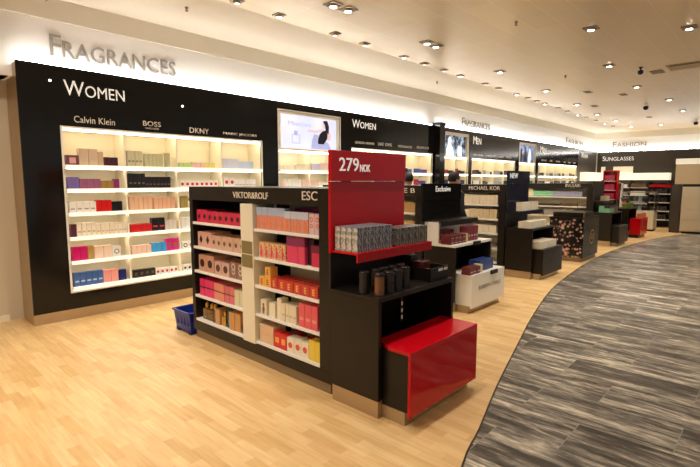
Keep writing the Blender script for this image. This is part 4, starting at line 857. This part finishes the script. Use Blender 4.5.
# ------------------------------------------------------------------ people (heads seen above the gondolas)
def skin_mesh(name, chain, radii, m, parent, lv=2, root=0):
    vs, es = chain
    me = bpy.data.meshes.new(name); me.from_pydata(vs, es, []); me.materials.append(m)
    o = bpy.data.objects.new(name, me); COL.objects.link(o); o.parent = parent
    sm = o.modifiers.new('Skin', 'SKIN'); sm.use_smooth_shade = True
    if not me.skin_vertices: me.skin_vertices.new()
    for i, r in enumerate(radii): me.skin_vertices[0].data[i].radius = (r, r) if not isinstance(r, tuple) else r; me.skin_vertices[0].data[i].use_root = (i == root)
    ss = o.modifiers.new('Sub', 'SUBSURF'); ss.levels = lv; ss.render_levels = lv
    return o
def person(x, y, rz, label, H=1.74, collar=None):
    t = empty('person', (x, y, 0), rz, label, 'person'); k = H/1.74
    v = [(0, 0, .93), (0, 0, 1.1), (0, 0, 1.3), (0, .01, 1.44), (0, 0, 1.52)]; r = [(.15, .11), (.13, .10), (.16, .11), (.13, .09), (.055, .055)]; e = [(0, 1), (1, 2), (2, 3), (3, 4)]
    for s in (-1, 1):
        i = len(v); v += [(s*.10, 0, .86), (s*.10, -.01, .48), (s*.10, .02, .09), (s*.105, -.13, .04)]; r += [.085, .058, .042, .035]; e += [(0, i), (i, i+1), (i+1, i+2), (i+2, i+3)]
        i = len(v); v += [(s*.19, .01, 1.40), (s*.235, .01, 1.13), (s*.22, -.14, .93), (s*.215, -.19, .88)]; r += [.055, .043, .03, .034]; e += [(3, i), (i, i+1), (i+1, i+2), (i+2, i+3)]
    body = skin_mesh('body', ([(a*k, b_*k, c*k) for a, b_, c in v], e), r, M_skin, t)
    for s in (-1, 1):
        for q in range(5):
            a = (q-2)*.016; ln = [.055, .07, .075, .07, .055][q]
            bx, by, bz = s*.215+a*.9, -.20, .865
            skin_mesh('finger', ([(bx*k, by*k, bz*k), (bx*k, (by-.02)*k, (bz-ln*.55)*k), ((bx)*k, (by-.012)*k, (bz-ln)*k)], [(0, 1), (1, 2)]), [.009, .008, .007], M_skin, t, 1)
    # head: lathed ellipsoid with face
    b = MB(); prof = [(.03, 1.50), (.055, 1.515), (.068, 1.54), (.075, 1.58), (.078, 1.62), (.076, 1.66), (.066, 1.70), (.045, 1.73), (.012, 1.742)]
    b.lathe([(q*k, z*k) for q, z in prof], 20, 0, 0, .95, 1.18); b.build('head', M_skin, t, smooth=True)
    b = MB(); b.quad([(-.012, -.088, 1.585), (.012, -.088, 1.585), (.0, -.108, 1.592)]); b.quad([(-.012, -.088, 1.585), (.0, -.108, 1.592), (0, -.088, 1.63)]); b.quad([(.012, -.088, 1.585), (0, -.088, 1.63), (.0, -.108, 1.592)])
    b.build('nose', M_skin, t)
    for s in (-1, 1):
        MB().lathe([(.004, 1.61), (.009, 1.618), (.004, 1.626)], 8, s*.03, -.083).build('eye', M_hair, t); MB().lathe([(.006, 1.585), (.014, 1.60), (.016, 1.625), (.008, 1.64)], 8, s*.075, .005, .5, 1).build('ear', M_skin, t, smooth=True)
    MB().box(-.022, .022, -.086, -.08, 1.558, 1.565).build('mouth', mat('lips', srgb(170, 100, 90), .5), t)
    b = MB(); b.lathe([(.076, 1.60), (.087, 1.64), (.086, 1.68), (.074, 1.72), (.05, 1.745), (.012, 1.758)], 20, 0, .018, .97, 1.12); b.build('hair', M_hair, t, smooth=True)
    cv = [(0, 0, .95), (0, 0, 1.1), (0, 0, 1.3), (0, .01, 1.43)]; cr = [(.17, .13), (.155, .125), (.185, .135), (.15, .11)]; ce = [(0, 1), (1, 2), (2, 3)]
    for s in (-1, 1):
        i = len(cv); cv += [(s*.19, .01, 1.40), (s*.237, .01, 1.13), (s*.225, -.11, .97)]; cr += [.068, .058, .045]; ce += [(3, i), (i, i+1), (i+1, i+2)]
    skin_mesh('shirt', (cv, ce), cr, M_shirt, t)
    MB().lathe([(.085, 1.44), (.075, 1.49), (.068, 1.515)], 18, 0, .005, 1.1, 1).build('collar', collar or M_shirt, t, smooth=True)
    tv = [(0, 0, .93)]; trr = [(.165, .13)]; te = []
    for s in (-1, 1):
        i = len(tv); tv += [(s*.10, 0, .82), (s*.10, -.01, .48), (s*.10, .02, .12)]; trr += [.105, .078, .062]; te += [(0, i), (i, i+1), (i+1, i+2)]
    skin_mesh('trousers', (tv, te), trr, M_trous, t)
    return t
person(6.6, 3.88, math.radians(60), 'dark haired person in a dark top with a pale collar, behind the Exclusive panel', collar=M_collar)
person(6.42, 4.66, math.radians(150), 'dark haired person in a dark top, head just right of the red price panel', H=1.68)

# ------------------------------------------------------------------ camera, world, view
f = 470.; pitch = math.atan(52/470.); a = math.atan(440/(470/math.cos(pitch)))
cd = bpy.data.cameras.new('camera'); cd.lens = 36*f/700; cd.sensor_width = 36; cd.sensor_fit = 'HORIZONTAL'; cd.clip_start = .05
co = bpy.data.objects.new('camera', cd); COL.objects.link(co); co.location = (0, 0, 1.6); co.rotation_euler = (PI/2-pitch, 0, a-PI/2); S.camera = co

# ------------------------------------------------------------------ stock too far off to single out becomes one pile per kind
def merge_far(kinds, cap, origin):
    bpy.context.view_layer.update(); dg = bpy.context.evaluated_depsgraph_get(); org = Vector(origin)
    fwd = Vector((math.cos(a)*math.cos(pitch), math.sin(a)*math.cos(pitch), -math.sin(pitch)))
    lists = {k: [] for k in kinds}
    for o in list(COL.objects):
        k = o.name.split('.')[0]
        if k not in lists: continue
        bb = [Vector(c) for c in o.bound_box]; lo = Vector([min(c[i] for c in bb) for i in range(3)]); hi = Vector([max(c[i] for c in bb) for i in range(3)])
        n = 0; sz = hi-lo; fam = {o.name} | {c.name for c in o.children}
        for fx in (.1, .5, .9):
            for fy, fz in ((0, .15), (0, .5), (0, .9), (.5, 1), (.95, 1)):
                p = o.matrix_world @ Vector((lo.x+sz.x*fx, lo.y+sz.y*fy, lo.z+sz.z*fz)); d = p-org; L = d.length; d.normalize()
                if d.dot(fwd) < .5: continue
                st = org
                for _ in range(4):
                    hit, loc, nor, idx, ho, mx = S.ray_cast(dg, st, d)
                    if hit and 'glass' in ho.name and ho.name not in fam: st = loc+d*.002; continue
                    break
                if hit and (ho.name in fam or (loc-p).length < .004): n += 1
        lists[k].append((n/15*sz.x*sz.z/(o.matrix_world.translation-org).length_squared, o))
    for k, l in lists.items():
        l.sort(key=lambda q: -q[0]); rest = [o for sc, o in l[cap:]]+[o for sc, o in l[:cap] if sc <= 0]
        if not rest: continue
        b = MB(); mats = []
        for o in rest:
            for q in [o]+list(o.children):
                base = len(b.v); mw = q.matrix_world; me = q.data
                b.v += [tuple(mw @ v.co) for v in me.vertices]
                for p in me.polygons:
                    m_ = me.materials[p.material_index]
                    if m_ not in mats: mats.append(m_)
                    b.f.append(tuple(base+i for i in p.vertices)); b.m.append(mats.index(m_))
        bpy.data.batch_remove([q for o in rest for q in list(o.children)+[o]])
        o = b.build(k+'_stock', mats); o['kind'] = 'stuff'
        tag(o, 'mass of small %s filling the far shelves and the rows behind' % ('perfume cartons' if k[0] == 'p' else 'gift boxes' if k[0] == 'g' else 'eyewear cases'), 'boxes')
merge_far(['perfume_carton', 'gift_box', 'eyewear_case'], 295, (0, 0, 1.6))
w = bpy.data.worlds.new('hall'); S.world = w; w.use_nodes = True
bg = w.node_tree.nodes['Background']; bg.inputs[0].default_value = (1, .95, .88, 1); bg.inputs[1].default_value = .36
S.view_settings.view_transform = 'Standard'; S.view_settings.look = 'None'; S.view_settings.exposure = 0.13; S.view_settings.gamma = 1; S.view_settings.use_curve_mapping = False
